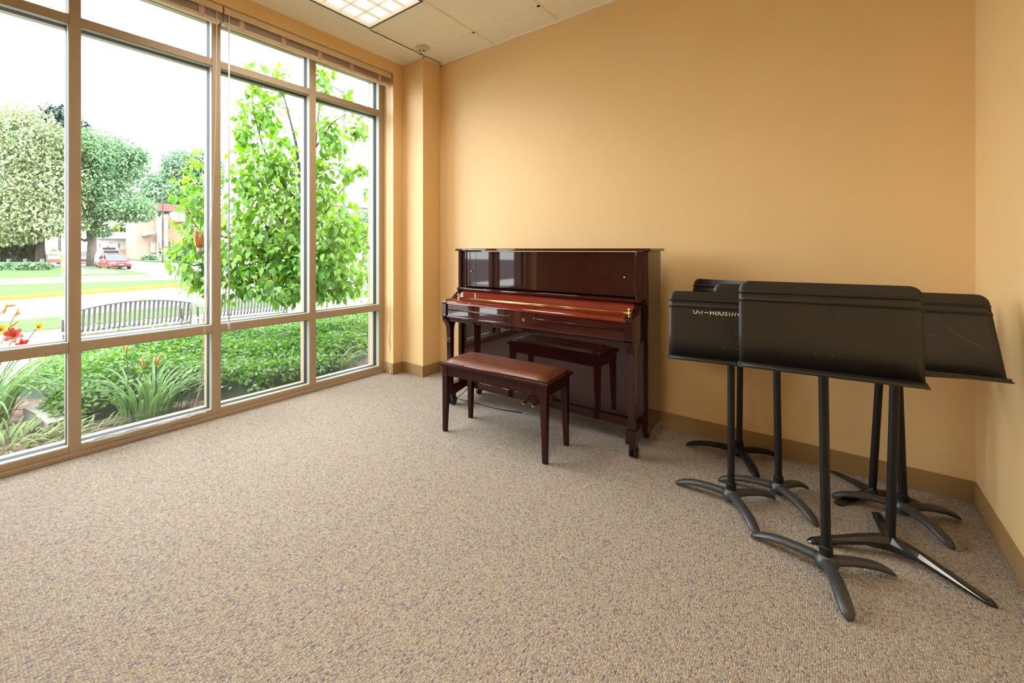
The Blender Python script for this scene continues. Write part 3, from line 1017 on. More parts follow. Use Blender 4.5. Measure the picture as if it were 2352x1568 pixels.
def stand(label, hub, desk, tips, top, style, base_mat, desk_mat, kink=0.0, low=1.0, text=None, scratches=False, emboss=True):
    """hub: foot of the pole; desk: (x, y, z, turn, lean); tips: floor points of the legs; top: where the pole ends"""
    hx, hy = hub
    off = (hx, hy, 0)
    t = thing('music_stand', label, 'music stand', off, 0, 'black music stands gathered by the right wall')
    x, y, z, psi, tau = desk
    psi, tau = math.radians(psi), math.radians(tau)
    sh, lp, pt = desk_mesh(.508, .315, psi, tau, (x, y, z), kink, off)
    ds = solid(sh.build('desk', desk_mat, t, smooth='angle'), .0018)
    solid(lp.build('desk_lip', desk_mat, t, smooth='angle'), .0018)
    # rivets that hold the spine
    for s in (.257, .190, .122, .056):
        for a in (-.0245, .0245):
            p = pt(a, s, .0009)
            q = pt(a, s, .0028)
            MB().tube([p, p.lerp(q, .6), q], [.0042, .0038, .0014], 8).build('rivet', desk_mat, ds, smooth=True)
    spine = MB()
    c = [pt(a, s, tt) for a in (-.032, .032) for s in (.04, .262) for tt in (-.001, -.014)]
    spine.add(c, [(0, 1, 3, 2), (4, 6, 7, 5), (0, 4, 5, 1), (2, 3, 7, 6), (0, 2, 6, 4), (1, 5, 7, 3)])
    spine.build('spine_bracket', desk_mat, t)
    piv = pt(0, .105, -.030)
    hd = MB().tube([pt(-.030, .105, -.026), pt(.030, .105, -.026)], .016, 14)
    hd.build('tilt_head', M['black'], t, smooth='angle')
    # pole: black tube with a bright inner shaft
    foot = Vector((0, 0, .040))
    tp = Vector(top) - Vector(off)
    tube = MB().tube([foot, tp], .0150, 16)
    tube.build('outer_tube', M['black'], t, smooth='angle')
    sh_ = MB().tube([foot.lerp(tp, .9), tp, piv.lerp(tp, .12), piv], .0062, 12)
    sh_.build('inner_shaft', M['steel'], t, smooth=True)
    ax = (tp - foot).normalized()
    if style == 'cast':
        MB().tube([foot + ax * .012, foot + ax * .060, foot + ax * .064], [.0215, .0205, .0160], 16).build('ferrule', M['black'], t, smooth='angle')
        MB().lathe([(.022, .016), (.033, .023), (.037, .040), (.034, .058), (.024, .070), (.015, .075)], (0, 0, 0), 20).build('base_hub', base_mat, t, smooth=True)
        for (tx, ty) in tips:
            d = Vector((tx - hx, ty - hy, 0))
            L = d.length
            d.normalize()
            side = Vector((-d.y, d.x, 0))
            path = [(.012, .043, .024, .023), (.040, .047, .0225, .021), (.080, .0475, .0225, .019), (.13, .0450, .0230, .018), (.175, .038, .0232, .0170),
                    (.210, .0275, .0220, .0155), (.232, .0185, .0190, .0130), (.246, .0105, .0125, .0085), (.250, .0060, .0050, .0030)]
            mb = MB()
            vs, fs = [], []
            nseg = 12
            for (r, zz, w_, h_) in path:
                r = r * L / .250
                for k in range(nseg):
                    a = 2 * PI * k / nseg
                    ca, sa = math.cos(a), math.sin(a)
                    zoff = sa * h_ if sa > 0 else sa * h_ * .62
                    vs.append(d * r + side * (ca * w_) + Vector((0, 0, max(zz + zoff, .0006))))
            for i in range(len(path) - 1):
                for k in range(nseg):
                    a, b_ = i * nseg + k, i * nseg + (k + 1) % nseg
                    fs.append((a, b_, b_ + nseg, a + nseg))
            fs += [tuple(range(nseg))[::-1], tuple(range((len(path) - 1) * nseg, len(path) * nseg))]
            mb.add(vs, fs)
            mb.build('leg', base_mat, t, smooth=True)
    else:
        # older base: three straight folded-steel legs on a three-sided bracket
        MB().tube([foot - ax * .012, foot + ax * .050], [.0165, .0155], 6).build('base_hub', base_mat, t)
        for (tx, ty) in tips:
            d = Vector((tx - hx, ty - hy, 0))
            L = d.length
            d.normalize()
            side = Vector((-d.y, d.x, 0))
            mb = MB()
            vs, fs = [], []
            secs = [(.010, .076, .022, .024), (.05, .072, .026, .024), (.09, .064, .032, .0235), (L * .93, .020, .003, .0200), (L * .97, .013, .0015, .015), (L, .0045, .001, .005)]
            for (r, zt, zb, w_) in secs:
                r = min(r, L)
                zt, zb = zt * low, zb * low
                vs += [d * r + side * w_ * .45 + Vector((0, 0, zt)), d * r - side * w_ * .45 + Vector((0, 0, zt)),
                       d * r - side * w_ + Vector((0, 0, zt * .55 + zb * .45)), d * r - side * w_ * .8 + Vector((0, 0, zb)),
                       d * r + side * w_ * .8 + Vector((0, 0, zb)), d * r + side * w_ + Vector((0, 0, zt * .55 + zb * .45))]
            for i in range(len(secs) - 1):
                for k in range(6):
                    a, b_ = i * 6 + k, i * 6 + (k + 1) % 6
                    fs.append((a, b_, b_ + 6, a + 6))
            fs += [tuple(range(6))[::-1], tuple(range((len(secs) - 1) * 6, len(secs) * 6))]
            mb.add(vs, fs)
            mb.build('leg', base_mat, t, bevel=.0012)
    if emboss:
        add_text('MANHASSET', pt, .0, .157, .0125, .0010, .0012, M_desk=desk_mat, parent=ds, name='embossed_lettering', spacing=1.35)
    if text:
        hand = {'U': [[(0, 1), (.05, .3), (.3, 0), (.6, .12), (.75, .5), (.72, 1)]],
                'W': [[(0, .9), (.25, 0), (.5, .65), (.72, 0), (1.0, .95)]],
                '-': [[(0, .5), (1.05, .55)]],
                'H': [[(0, 1), (.04, 0)], [(.7, 1), (.72, 0)], [(.02, .5), (.70, .55)]],
                'O': [[(.35, .9), (.05, .6), (.1, .15), (.45, 0), (.75, .3), (.7, .75), (.35, .9)]],
                'S': [[(.6, .85), (.25, .95), (.05, .7), (.55, .4), (.5, .08), (0, .05)]],
                'I': [[(.1, .9), (.12, 0)]],
                'N': [[(0, 0), (.1, .95), (.7, .05), (.85, 1)]],
                'G': [[(.7, .8), (.35, .95), (.03, .5), (.3, .02), (.72, .1), (.72, .42), (.42, .42)]]}
        hs, a0 = .0185, -.148
        wd = {'U': .95, 'W': 1.25, '-': 1.35, 'H': 1.0, 'O': .95, 'S': .9, 'I': .55, 'N': 1.15, 'G': 1.0}
        mb = MB()
        for ch in text:
            for stq in hand[ch]:
                mb.tube([pt(a0 + hs * px_, .2075 + hs * pz_ * .92, .0013) for px_, pz_ in stq], .0018, 6)
            a0 += hs * wd[ch] + .0012
        mb.build('painted_lettering', M['chalk'], ds)
    if scratches:
        mb = MB()
        mb.tube([pt(a, s, .0010) for a, s in ((.105, .225), (.12, .208), (.125, .200))], .00045, 4)
        mb.tube([pt(a, s, .0010) for a, s in ((.135, .185), (.150, .160), (.180, .135), (.215, .112))], .0006, 4)
        mb.tube([pt(a, s, .0010) for a, s in ((.060, .165), (.080, .150), (.100, .143))], .00045, 4)
        mb.build('scratch', M['chalkdim'], ds)
    return t


def add_text(s, pt, a, h, size, depth, t0, M_desk, parent, name, spacing=1.0):
    cu = bpy.data.curves.new('t', 'FONT')
    cu.body = s
    cu.size = size
    cu.extrude = depth / 2
    cu.align_x = 'CENTER'
    cu.space_character = spacing
    o = bpy.data.objects.new('t', cu)
    COL.objects.link(o)
    dg = bpy.context.evaluated_depsgraph_get()
    me = bpy.data.meshes.new_from_object(o.evaluated_get(dg))
    bpy.data.objects.remove(o)
    for v in me.vertices:
        c = v.co.copy()
        v.co = pt(a + c.x, h + c.y, t0 + c.z)
    me.name = name
    me.materials.clear()
    return link(name, me, M_desk, parent)


M['chalkdim'] = plain('worn_scratch', (.16, .15, .12), 0.6)
M['boss'] = M['blackdesk']

stand('nearest black music stand with the largest desk, standing in front of the others',
      (-.004, 2.166), (-.010, 2.079, .772, -7.7, 4.5), [(-.244, 2.229), (.054, 1.928), (.188, 2.306)], (-.012, 2.160, .738), 'cast', M['castgrey'], M['blackdesk'])
stand('black music stand lettered UW-HOUSING in cream paint, nearest the piano',
      (-.346, 2.458), (-.340, 2.396, .691, -10.8, 7.3), [(-.591, 2.476), (-.223, 2.247), (-.193, 2.635)], (-.346, 2.462, .66), 'cast', M['castgrey'], M['blackdesk'], text='UW-HOUSING')
stand('black music stand half hidden behind the lettered stand and the front stand',
      (-.181, 2.684), (-.186, 2.598, .722, -6, 8), [(-.431, 2.655), (-.034, 2.492), (-.078, 2.853)], (-.188, 2.676, .69), 'cast', M['castgrey'], M['blackdesk'])
stand('worn black music stand with leaning pole, farthest back against the wall beside the piano',
      (-.386, 3.025), (-.412, 2.950, .716, 22, 9), [(-.657, 2.997), (-.278, 2.800), (-.203, 3.165)], (-.378, 3.010, .68), 'cast', M['black'], M['blackdesk'])
stand('black music stand with leaning pole and straight legs, touching the back wall at right',
      (.165, 2.985), (.170, 2.925, .690, -8, 1), [(.012, 3.185), (.030, 2.775), (.332, 3.064)], (.192, 2.975, .66), 'straight', M['blackgloss'], M['blackdesk'], low=.5)
stand('grey footed black music stand in the right corner, its desk hidden from view',
      (.258, 2.853), (.245, 2.750, .685, -25, 1), [(.013, 2.844), (.380, 2.660), (.445, 2.979)], (.240, 2.840, .66), 'cast', M['castgrey'], M['blackdesk'])
stand('black music stand with scratched laid-back desk and long glossy straight legs, nearest the right wall',
      (.187, 2.468), (.218, 2.380, .751, -8.8, 24.8), [(-.064, 2.346), (.432, 2.331), (.168, 2.800)], (.200, 2.462, .735), 'straight', M['blackgloss'], M['blackdesk'],
      kink=math.radians(14), scratches=True)

# ================================================================== OUTDOORS
def poly_slab(name, pts, z0, z1, mat, off=(0, 0, 0)):
    return struct(MB(off).prism([(p[0], p[1]) for p in pts], 'z', z0, z1).build(name, mat))


def bed_z(x):
    return -.09 - .40 * min(1, max(0, (-3.9 - x) / 3.8))


g = MB()
NX, NY = 24, 40
vs, fs = [], []
for i in range(NX + 1):
    for j in range(NY + 1):
        x, y = -3.50 - 4.3 * i / NX, -3.0 + 14.0 * j / NY
        vs.append((x, y, bed_z(x) + .012 * math.sin(5 * x + 3 * y) * math.cos(4 * y)))
for i in range(NX):
    for j in range(NY):
        a = i * (NY + 1) + j
        fs.append((a, a + 1, a + NY + 2, a + NY + 1))
struct(g.add(vs, fs).build('flower_bed', M['mulch'], smooth=True))
poly_slab('walkway', [(-7.75, -12), (-7.75, 30), (-12.4, 30), (-12.4, -12)], -.60, -.49, M['concrete'])
poly_slab('lawn', [(-12.4, -12), (-12.4, 30), (-14.5, 30), (-14.5, -12)], -.62, -.47, M['lawn'])
poly_slab('curb', [(-14.5, -12), (-14.5, 30), (-14.7, 30), (-14.7, -12)], -.70, -.48, M['curb'])
poly_slab('street', [(-14.7, -60), (-14.7, 140), (-170, 140), (-170, -60)], -.72, -.62, M['asphalt'])
poly_slab('median_lawn', [(-18.8, -12), (-25.45, 13.2), (-25.75, 13.2), (-34.6, -12)], -.66, -.485, M['lawn'])
poly_slab('yellow_curb', [(-18.45, -12), (-25.25, 13.7), (-25.47, 13.2), (-18.8, -12)], -.66, -.475, M['yellow'])
isl = [at(u, v, -.5) for u, v in ((-300, 662), (0, 641), (200, 634.5), (330, 631), (347, 629.2), (338, 627.5), (300, 621), (215, 613.5), (185, 612), (-300, 610))]
poly_slab('corner_lawn', isl, -.66, -.50, M['lawn'])
ck = [at(u, v, -.5) for u, v in ((-300, 662), (0, 641), (200, 634.5), (330, 631), (347, 629.2))]
ck2 = [at(u, v + 1.9, -.5) for u, v in ((347, 629.2), (330, 631), (200, 634.5), (0, 641), (-300, 662))]
poly_slab('corner_curb', ck + ck2, -.66, -.49, M['curb'])
poly_slab('corner_path', [at(u, v, -.48) for u, v in ((170, 618), (235, 620), (282, 624.5), (262, 626.5), (170, 628))], -.60, -.485, M['concrete'])
poly_slab('far_lawn', [at(u, v, -.5) for u, v in ((255, 591), (300, 596), (352, 600), (480, 603.5), (560, 603), (560, 588), (255, 587))], -.66, -.50, M['lawn'])
poly_slab('far_sidewalk', [at(u, v, -.5) for u, v in ((280, 594), (350, 596), (480, 599), (480, 597), (350, 594.3), (280, 592.3))], -.60, -.48, M['concrete'])

# ---- hedge of arching leafy shrubs filling the bed
def hedge_top(x, y):
    f = (-3.75 - x) / 3.65
    t = .16 - .17 * f + .055 * math.sin(2.1 * y + 1.3 * x) + .04 * math.sin(4.3 * y - 2.9 * x + 1)
    e = max(0, min(1, (y - (.60 + .10 * math.sin(3 * x))) / .35))
    fr = -4.30 if y < 1.42 else (-4.30 + (y - 1.42) * 1.8 if y < 1.76 else -3.69)
    if y > 2.45:
        fr = min(fr, -3.70 - (y - 2.45) * .60)
    n_ = max(0, min(1, (fr - x) / .30))
    b_ = max(0, min(1, (x + 7.45) / .25))
    k = (math.sqrt(max(0, 1 - (1 - e) ** 2)) * math.sqrt(max(0, 1 - (1 - n_) ** 2)) * math.sqrt(max(0, 1 - (1 - b_) ** 2)))
    return bed_z(x) - .03 + (t - bed_z(x)) * k


hd = thing('hedge', 'dense low green leafy hedge filling the flower bed outside the windows', 'hedge', (-5.6, 3.2, -.3))
of = (-5.6, 3.2, -.3)
g = MB(of)
NX, NY = 44, 76
vs, fs = [], []
for i in range(NX + 1):
    for j in range(NY + 1):
        x, y = -3.70 - 3.8 * i / NX, .45 + 6.9 * j / NY
        h = hedge_top(x, y)
        b0 = bed_z(x) - .03
        vs.append((x, y, b0 + max(0, (h - b0) * .84 - .03)))
for i in range(NX):
    for j in range(NY):
        a = i * (NY + 1) + j
        fs.append((a, a + 1, a + NY + 2, a + NY + 1))
g.add(vs, fs).build('branches', M['hedgecore'], hd, smooth=True)  # solid mound under the leaves, inner shade put into its dark colour
pts, nn = [], 0
while nn < 34000:
    x, y = -3.72 - 3.75 * random.random() ** 1.1, .5 + 6.8 * random.random()
    h = hedge_top(x, y)
    b0 = bed_z(x)
    if h - b0 < .05:
        continue
    dep = random.random() ** 2 * .16
    z = h + random.uniform(-.01, .05) - dep * (h - b0) / .5
    if random.random() < .018:
        z = h + random.uniform(.05, .16)
    if z < b0 + .01:
        continue
    pts.append((x, y, z))
    nn += 1
PP = np.array(pts)
n = len(PP)
D = rng.normal(size=(n, 3)) * np.array([1, 1, .45]) + np.array([.35, 0, -.1])
U = rng.normal(size=(n, 3)) * .5 + np.array([.25, 0, 1.0])
link('foliage', leaves_mesh('foliage', PP - np.array(of), D, U, rng.uniform(.034, .058, n), 'oval'), M['hedge'], hd)
# taller shoots against the benches
sp, sl = MB(of), []
for (u, v0, v1) in ((222, 772, 738), (240, 778, 745), (300, 772, 742), (327, 760, 733), (362, 755, 722), (385, 752, 735), (195, 780, 762), (345, 765, 738), (600, 735, 708), (588, 738, 716), (545, 742, 722), (640, 730, 716), (290, 770, 750)):
    a = ray(u, v0); b0 = Vector((0, 0, CAM_H)) + a * (-7.15 / a.x)
    a = ray(u + random.uniform(-2, 4), v1); b1 = Vector((0, 0, CAM_H)) + a * (-7.15 / a.x)
    b0.z -= .08
    sp.tube([b0, b0.lerp(b1, .5) + Vector((.01, 0, 0)), b1], .003, 5)
    for k in range(10):
        f = (k + .5) / 10
        sl.append((b0.lerp(b1, f), Vector((random.uniform(-.4, .6), (1 if k % 2 else -1), .35))))
sp.build('shoot', M['stem'], hd)
link('shoot_leaves', leaves_mesh('shoot_leaves', np.array([tuple(p) for p, _ in sl]) - np.array(of), np.array([tuple(d) for _, d in sl]),
                                 np.tile([.2, 0, 1.0], (len(sl), 1)), rng.uniform(.035, .055, len(sl)), 'oval'), M['hedge'], hd)


# ---- strap-leaved clumps
def strap(mb, base, ang, L, w, rise, droop):
    """arching strap leaf with a centre fold"""
    d = Vector((math.cos(ang), math.sin(ang), 0))
    s = Vector((-d.y, d.x, 0))
    N = 9
    p = Vector(base)
    th = rise
    vs, fs = [], []
    for i in range(N + 1):
        f = i / N
        ww = w * (0.55 + 1.2 * f - 1.75 * f * f + .02) if f < .999 else w * .02
        up = Vector((-d.x * math.sin(th), -d.y * math.sin(th), math.cos(th)))
        vs += [p - s * ww + up * ww * .4, p.copy(), p + s * ww + up * ww * .4]
        th = rise - (rise + droop) * f ** 1.5
        p = p + (d * math.cos(th) + Vector((0, 0, 1)) * math.sin(th)) * (L / N)
    for i in range(N):
        a = i * 3
        fs += [(a, a + 1, a + 4, a + 3), (a + 1, a + 2, a + 5, a + 4)]
    mb.add(vs, fs)


def clump(name, label, cat, c, n, L, w, spread, rise, droop, mat, angs=(0, 2 * PI), group=None):
    t = thing(name, label, cat, c, 0, group)
    mb = MB(c)
    for k in range(n):
        a = random.uniform(*angs)
        r = spread * math.sqrt(random.random())
        b0 = (c[0] + r * math.cos(a), c[1] + r * math.sin(a), c[2])
        strap(mb, b0, a + random.uniform(-.5, .5), L * random.uniform(.65, 1.15), w * random.uniform(.8, 1.2), rise + random.uniform(-.22, .18), droop * random.uniform(.4, 1.3))
    mb.build('leaf_blades', mat, t)
    return t


def stalk(t, c, pts, r=.0035, mat='stem'):
    MB(c).tube(pts, r, 6).build('flower_stalk', M[mat], t)


def lily(t, c, p, facing, size, mat):
    d = Vector(facing).normalized()
    mb = MB(c)
    a0 = d.cross(Vector((0, 0, 1))).normalized()
    b0 = a0.cross(d)
    for k in range(6):
        a = 2 * PI * k / 6 + .3
        o = a0 * math.cos(a) + b0 * math.sin(a)
        tg = d.cross(o)
        prof = [(.0, .0, .08), (.30, .18, .20), (.62, .55, .30), (.72, .85, .24), (.66, 1.05, .03)]
        vs, fs = [], []
        for (ax, rad, wd) in prof:
            q = Vector(p) + (d * ax + o * rad) * size
            vs += [q - tg * wd * size, q + d * .02 * size, q + tg * wd * size]
        for i in range(len(prof) - 1):
            e = i * 3
            fs += [(e, e + 1, e + 4, e + 3), (e + 1, e + 2, e + 5, e + 4)]
        mb.add(vs, fs)
    fl = mb.build('flower', M[mat], t)
    sm = MB(c)
    for k in range(5):
        o = (a0 * math.cos(k * 1.3) + b0 * math.sin(k * 1.3)) * .12
        sm.tube([Vector(p), Vector(p) + (d * .8 + o) * size], .0012, 4)
    sm.build('stamens', M['yellowpetal'], fl)


def bud(t, c, p, d, L, r=.008, mat='orangebud'):
    p, d = Vector(p), Vector(d).normalized()
    MB(c).tube([p, p + d * L * .3, p + d * L * .7, p + d * L], [r * .5, r, r * .9, r * .15], 8).build('flower_bud', M[mat], t, smooth=True)


def at_x(u, v, x):
    r = ray(u, v)
    return Vector((0, 0, CAM_H)) + r * (x / r.x)


cA = (-5.00, .16, -.17)
dl = clump('daylily', 'daylily clump with red and yellow flowers behind the leftmost window panes', 'daylily', cA, 120, .78, .0135, .20, 1.30, .95, M['blade'])
for (u, v, fx, sz, mat) in ((33, 770, (.9, -.25, .25), .062, 'redpetal'), (47, 792, (.8, .3, .1), .050, 'redpetal'), (85, 752, (.7, .4, .3), .040, 'yellowpetal'), (0, 757, (.9, .1, .2), .042, 'yellowpetal')):
    p = at_x(u, v, -4.85)
    lily(dl, cA, p, fx, sz, mat)
    stalk(dl, cA, [(cA[0] + .03, cA[1], cA[2]), (p.x * .5 + cA[0] * .5 - .02, p.y * .5 + cA[1] * .5, p.z * .55 + cA[2] * .45), tuple(p)])
for (pa, pb) in (((8, 720), (17, 693)), ((20, 752), (45, 734)), ((35, 726), (43, 706)), ((40, 720), (48, 718)), ((12, 702), (38, 700))):
    a, b_ = at_x(*pa, -4.85), at_x(*pb, -4.85)
    bud(dl, cA, a, b_ - a, (b_ - a).length, .010)
for pl in (((0, 722), (10, 708), (17, 694)), ((2, 790), (20, 752), (38, 715), (43, 706)), ((14, 778), (22, 748))):
    MB(cA).tube([at_x(u, v, -4.85) for u, v in pl], .003, 5).build('flower_stalk', M['straw'], dl)
w = MB(cA)
for pl in (((8, 985), (28, 952), (42, 930), (56, 922)), ((10, 946), (30, 939), (60, 941), (82, 952)), ((-10, 965), (0, 950), (20, 942))):
    w.tube([at_x(u, v, -4.55) for u, v in pl], .004, 5)
w.build('dry_stem', M['straw'], dl)

cB = (-4.02, 1.04, -.11)
dl = clump('daylily', 'upright daylily clump with orange buds outside the second window bay', 'daylily', cB, 60, .52, .0155, .16, 1.45, .25, M['blade'])
mb = MB(cB)
for k in range(26):
    b0 = (cB[0] + random.uniform(-.10, .08), cB[1] + .12 + random.uniform(-.08, .16), cB[2])
    strap(mb, b0, PI / 2 + random.uniform(-.9, .5), random.uniform(.34, .56), .014, 1.22 + random.uniform(-.25, .2), random.uniform(.2, .9))
mb.build('leaf_blades', M['blade'], dl)
for (pl, bl_) in ((((293, 960), (294, 860), (290, 810)), ((290, 812), (292, 789))), (((332, 955), (333, 880), (332, 842)), ((331, 845), (326, 818))),
                  (((352, 950), (357, 880), (360, 838)), ((360, 840), (370, 808))), (((362, 945), (358, 860), (356, 832)), ((356, 836), (356, 820)))):
    stalk(dl, cB, [at_x(u, v, -4.04) for u, v in pl], .0032)
    a, b_ = at_x(*bl_[0], -4.04), at_x(*bl_[1], -4.04)
    bud(dl, cB, a, b_ - a, (b_ - a).length, .010)
w = MB(cB)
for pl in (((437, 890), (425, 940), (418, 952)), ((446, 885), (430, 948)), ((395, 955), (415, 938), (432, 934), (442, 925)), ((272, 968), (290, 958), (280, 953)), ((310, 972), (335, 950), (350, 945)), ((318, 960), (345, 962), (370, 952))):
    w.tube([at_x(u, v, -3.95) for u, v in pl], .0028, 5)
w.build('dry_stem', M['straw'], dl)

cC = (-4.05, 1.98, -.12)
dl = clump('daylily', 'single arching daylily growing from the hedge outside the third window bay', 'daylily', cC, 16, .46, .012, .10, 1.2, .5, M['blade'])
p = [at_x(u, v, -4.0) for u, v in ((562, 905), (550, 880), (530, 860), (512, 850))]
MB(cC).tube(p, [.010, .008, .006, .003], 6).build('flower_stalk', M['stem'], dl)

cD = tuple(at(800, 856, -.11) + Vector((-.17, -.06, 0)))
clump('ornamental_grass', 'pale ornamental grass tuft at the foot of the rightmost window bay', 'grass', cD, 110, .38, .0050, .15, 1.2, .75, M['grassblade'])
cE = tuple(at(752, 862, -.11) + Vector((-.04, 0, 0)))
clump('ornamental_grass', 'small pale grass tuft beside the third mullion outside', 'grass', cE, 36, .30, .0045, .10, 1.2, .7, M['grassblade'])
cF = (-4.15, .26, -.12)
clump('ground_cover', 'low pale green ground cover creeping over the mulch by the leftmost pane', 'ground cover', cF, 190, .17, .010, .40, .75, .5, M['limeleaf'])
cG = (-4.05, .62, -.12)
clump('ground_cover', 'few small green seedlings in the mulch beside the concrete block', 'ground cover', cG, 40, .12, .010, .26, .9, .4, M['limeleaf'])

b = thing('concrete_block', 'flat weathered concrete block lying in the mulch by the daylilies', 'block', (-4.62, .575, -.12), math.radians(8))
MB().box(-.30, .30, -.115, .115, -.06, .055).build('block_body', M['block'], b, bevel=.008)
w = MB()
for x in (-.15, .15):
    w.box(x - .055, x + .055, -.07, .07, .0545, .0556)
w.build('block_core', M['curb'], b)


# ---- park benches with vertical slats and arched backs, seen from behind
def park_bench(x, y0, y1, label, turn):
    t = thing('park_bench', label, 'bench', (x, (y0 + y1) / 2, -.49), turn, 'steel park benches along the walkway')
    L = y1 - y0
    n = 25

    def arch(a):
        return .755 + .105 * (1 - (2 * a) ** 2)
    top = [(.045 * 1.0, L * (k / 20 - .5), arch(k / 20 - .5)) for k in range(21)]
    MB().tube(top, .020, 8, squash=.8).build('top_rail', M['parkbench'], t, smooth=True)
    for k in range(n):
        a = (k + .5) / n - .5
        y = L * a
        zt = arch(a)
        wd = .0165
        prof = [(.045, zt), (.010, zt * .5 + .30), (-.02, .52), (-.06, .44), (-.12, .415), (-.30, .405), (-.44, .415), (-.49, .40), (-.505, .37)]
        vs, fs = [], []
        for (px_, pz_) in prof:
            vs += [(px_, y - wd, pz_), (px_, y + wd, pz_), (px_ - .006, y + wd, pz_ - .004), (px_ - .006, y - wd, pz_ - .004)]
        for i in range(len(prof) - 1):
            for q in range(4):
                e, e2 = i * 4 + q, i * 4 + (q + 1) % 4
                fs.append((e, e2, e2 + 4, e + 4))
        MB().add(vs, fs).build('slat', M['parkbench'], t)
    for s in (-1, 1):
        y = s * (L / 2 + .012)
        f = MB()
        f.tube([(.052, y, arch(.5) + .01), (.01, y, .56), (-.02, y, .40), (.02, y, 0)], .022, 8)
        f.tube([(-.46, y, 0), (-.46, y, .40)], .022, 8)
        f.tube([(-.02, y, .40), (-.46, y, .40)], .020, 8)
        f.build('end_frame', M['parkbench'], t, smooth=True)
        a = MB()
        a.tube([(.0, y, .63), (-.22, y, .635), (-.44, y, .62), (-.475, y, .58), (-.46, y, .40)], .020, 8)
        a.build('arm_rest', M['parkbench'], t, smooth=True)
    MB().tube([(-.02, -L / 2, .395), (-.02, L / 2, .395)], .018, 8).build('seat_rail', M['parkbench'], t, smooth=True)
    return t


park_bench(-8.52, 1.23, 2.87, 'grey slatted park bench behind the second window bay, nearer of the two', 0)
park_bench(-8.50, 3.14, 4.66, 'grey slatted park bench partly hidden by the young tree', math.radians(-6))

# ---- young tree with heart-shaped leaves
def px_blob(u, v, ru, rv, d, dd):
    c = far(u, v, d)
    return (c.x, c.y, c.z, ru * d / FOC, dd, rv * d / FOC)


TR = far(700, 640, 6.0)
tr = thing('young_tree', 'young tree with large bright green heart shaped leaves close to the windows', 'tree', (TR.x, TR.y, -.45))
of = (TR.x, TR.y, -.45)
trunk = [(TR.x, TR.y, -.5), (TR.x + .01, TR.y, .2), (TR.x - .02, TR.y + .02, 1.0)] + [tuple(far(u, v, 6.0)) for u, v in ((695, 520), (692, 420), (680, 330), (660, 250), (640, 180))]
MB(of).tube(trunk, [.050, .045, .040, .034, .026, .018, .012, .006], 10).build('trunk', M['bark'], tr, smooth=True)
brs = [((700, 640), (660, 638), (620, 612), (575, 570), (540, 520)), ((697, 600), (680, 560), (640, 500), (600, 440), (575, 360)), ((697, 560), (740, 500), (790, 430), (835, 390)),
       ((696, 620), (640, 616), (570, 625), (520, 640)), ((700, 610), (755, 590), (810, 560), (845, 540)), ((690, 470), (640, 410), (605, 340), (580, 250), (577, 170)),
       ((688, 400), (730, 330), (765, 280), (800, 260)), ((560, 555), (500, 540), (450, 520), (425, 470)), ((690, 430), (725, 330), (735, 230), (738, 160)), ((560, 600), (490, 600), (445, 610), (420, 600))]
w = MB(of)
for br in brs:
    n_ = len(br)
    dz = random.uniform(-.5, .5)
    w.tube([far(u, v, 6.0 + dz * i / n_) for i, (u, v) in enumerate(br)], [.020 * (1 - .8 * i / (n_ - 1)) for i in range(n_)], 7)
w.build('branches', M['bark'], tr, smooth=True)
blobs = [px_blob(*q) for q in (
    (640, 600, 120, 85, 5.9, .75), (760, 585, 90, 100, 5.9, .75), (590, 540, 105, 80, 5.9, .7), (690, 480, 95, 105, 6.0, .8), (640, 380, 75, 100, 6.0, .6),
    (605, 255, 42, 55, 6.0, .35), (745, 400, 34, 72, 6.0, .45), (750, 295, 28, 45, 6.0, .35), (826, 295, 20, 24, 6.0, .15), (806, 238, 15, 10, 6.0, .1), (775, 330, 30, 20, 6.0, .2), (590, 180, 16, 35, 6.0, .15), (742, 185, 16, 50, 6.0, .2),
    (455, 560, 50, 85, 5.8, .4), (450, 450, 30, 90, 5.8, .3), (570, 420, 40, 90, 6.0, .4), (790, 520, 40, 40, 5.9, .4), (460, 640, 28, 45, 5.8, .3),
    (700, 660, 90, 40, 5.8, .6), (790, 650, 50, 40, 5.8, .5), (640, 185, 14, 28, 6.0, .12), (832, 388, 18, 10, 6.0, .1), (795, 405, 22, 12, 6.0, .12), (560, 310, 22, 28, 6.0, .15), (822, 252, 20, 10, 6.0, .1), (545, 640, 40, 60, 5.8, .4))]
crown('leaves', blobs, 6600, .108, M['leaf'], tr, kind='broad', shell=.85, droop=.75, off=of)

# leafy twig ends that stand clear of the crown
twig_px = ((574, 150, 12, 12), (592, 168, 10, 14), (608, 158, 9, 8), (636, 165, 9, 12), (650, 170, 8, 16), (738, 155, 10, 18), (748, 190, 10, 20), (738, 225, 8, 18), (757, 165, 8, 10),
           (575, 205, 14, 10), (600, 225, 16, 14), (562, 240, 12, 10), (548, 275, 8, 14), (546, 305, 10, 16), (565, 340, 12, 14), (800, 215, 10, 8), (815, 245, 14, 9), (826, 268, 14, 9),
           (838, 300, 10, 18), (812, 310, 10, 16), (842, 385, 10, 8), (822, 395, 12, 8), (800, 392, 12, 10), (842, 440, 8, 10), (440, 370, 8, 12), (452, 345, 8, 8), (432, 410, 10, 14), (425, 470, 12, 16))
TP, TD = [], []
for (u, v, ru, rv) in twig_px:
    for k in range(9):
        q = far(u + random.uniform(-ru, ru), v + random.uniform(-rv, rv), 6.0 + random.uniform(-.12, .12))
        TP.append(tuple(q - Vector(of)))
        TD.append((random.uniform(-.8, .8), random.uniform(-.8, .8), random.uniform(-1.1, .2)))
TP, TD = np.array(TP), np.array(TD)
link('twig_leaves', leaves_mesh('twig_leaves', TP, TD, rng.normal(size=TP.shape) * .5 + np.array([.4, 0, .8]), rng.uniform(.085, .13, len(TP)), 'broad'), M['leaf'], tr)

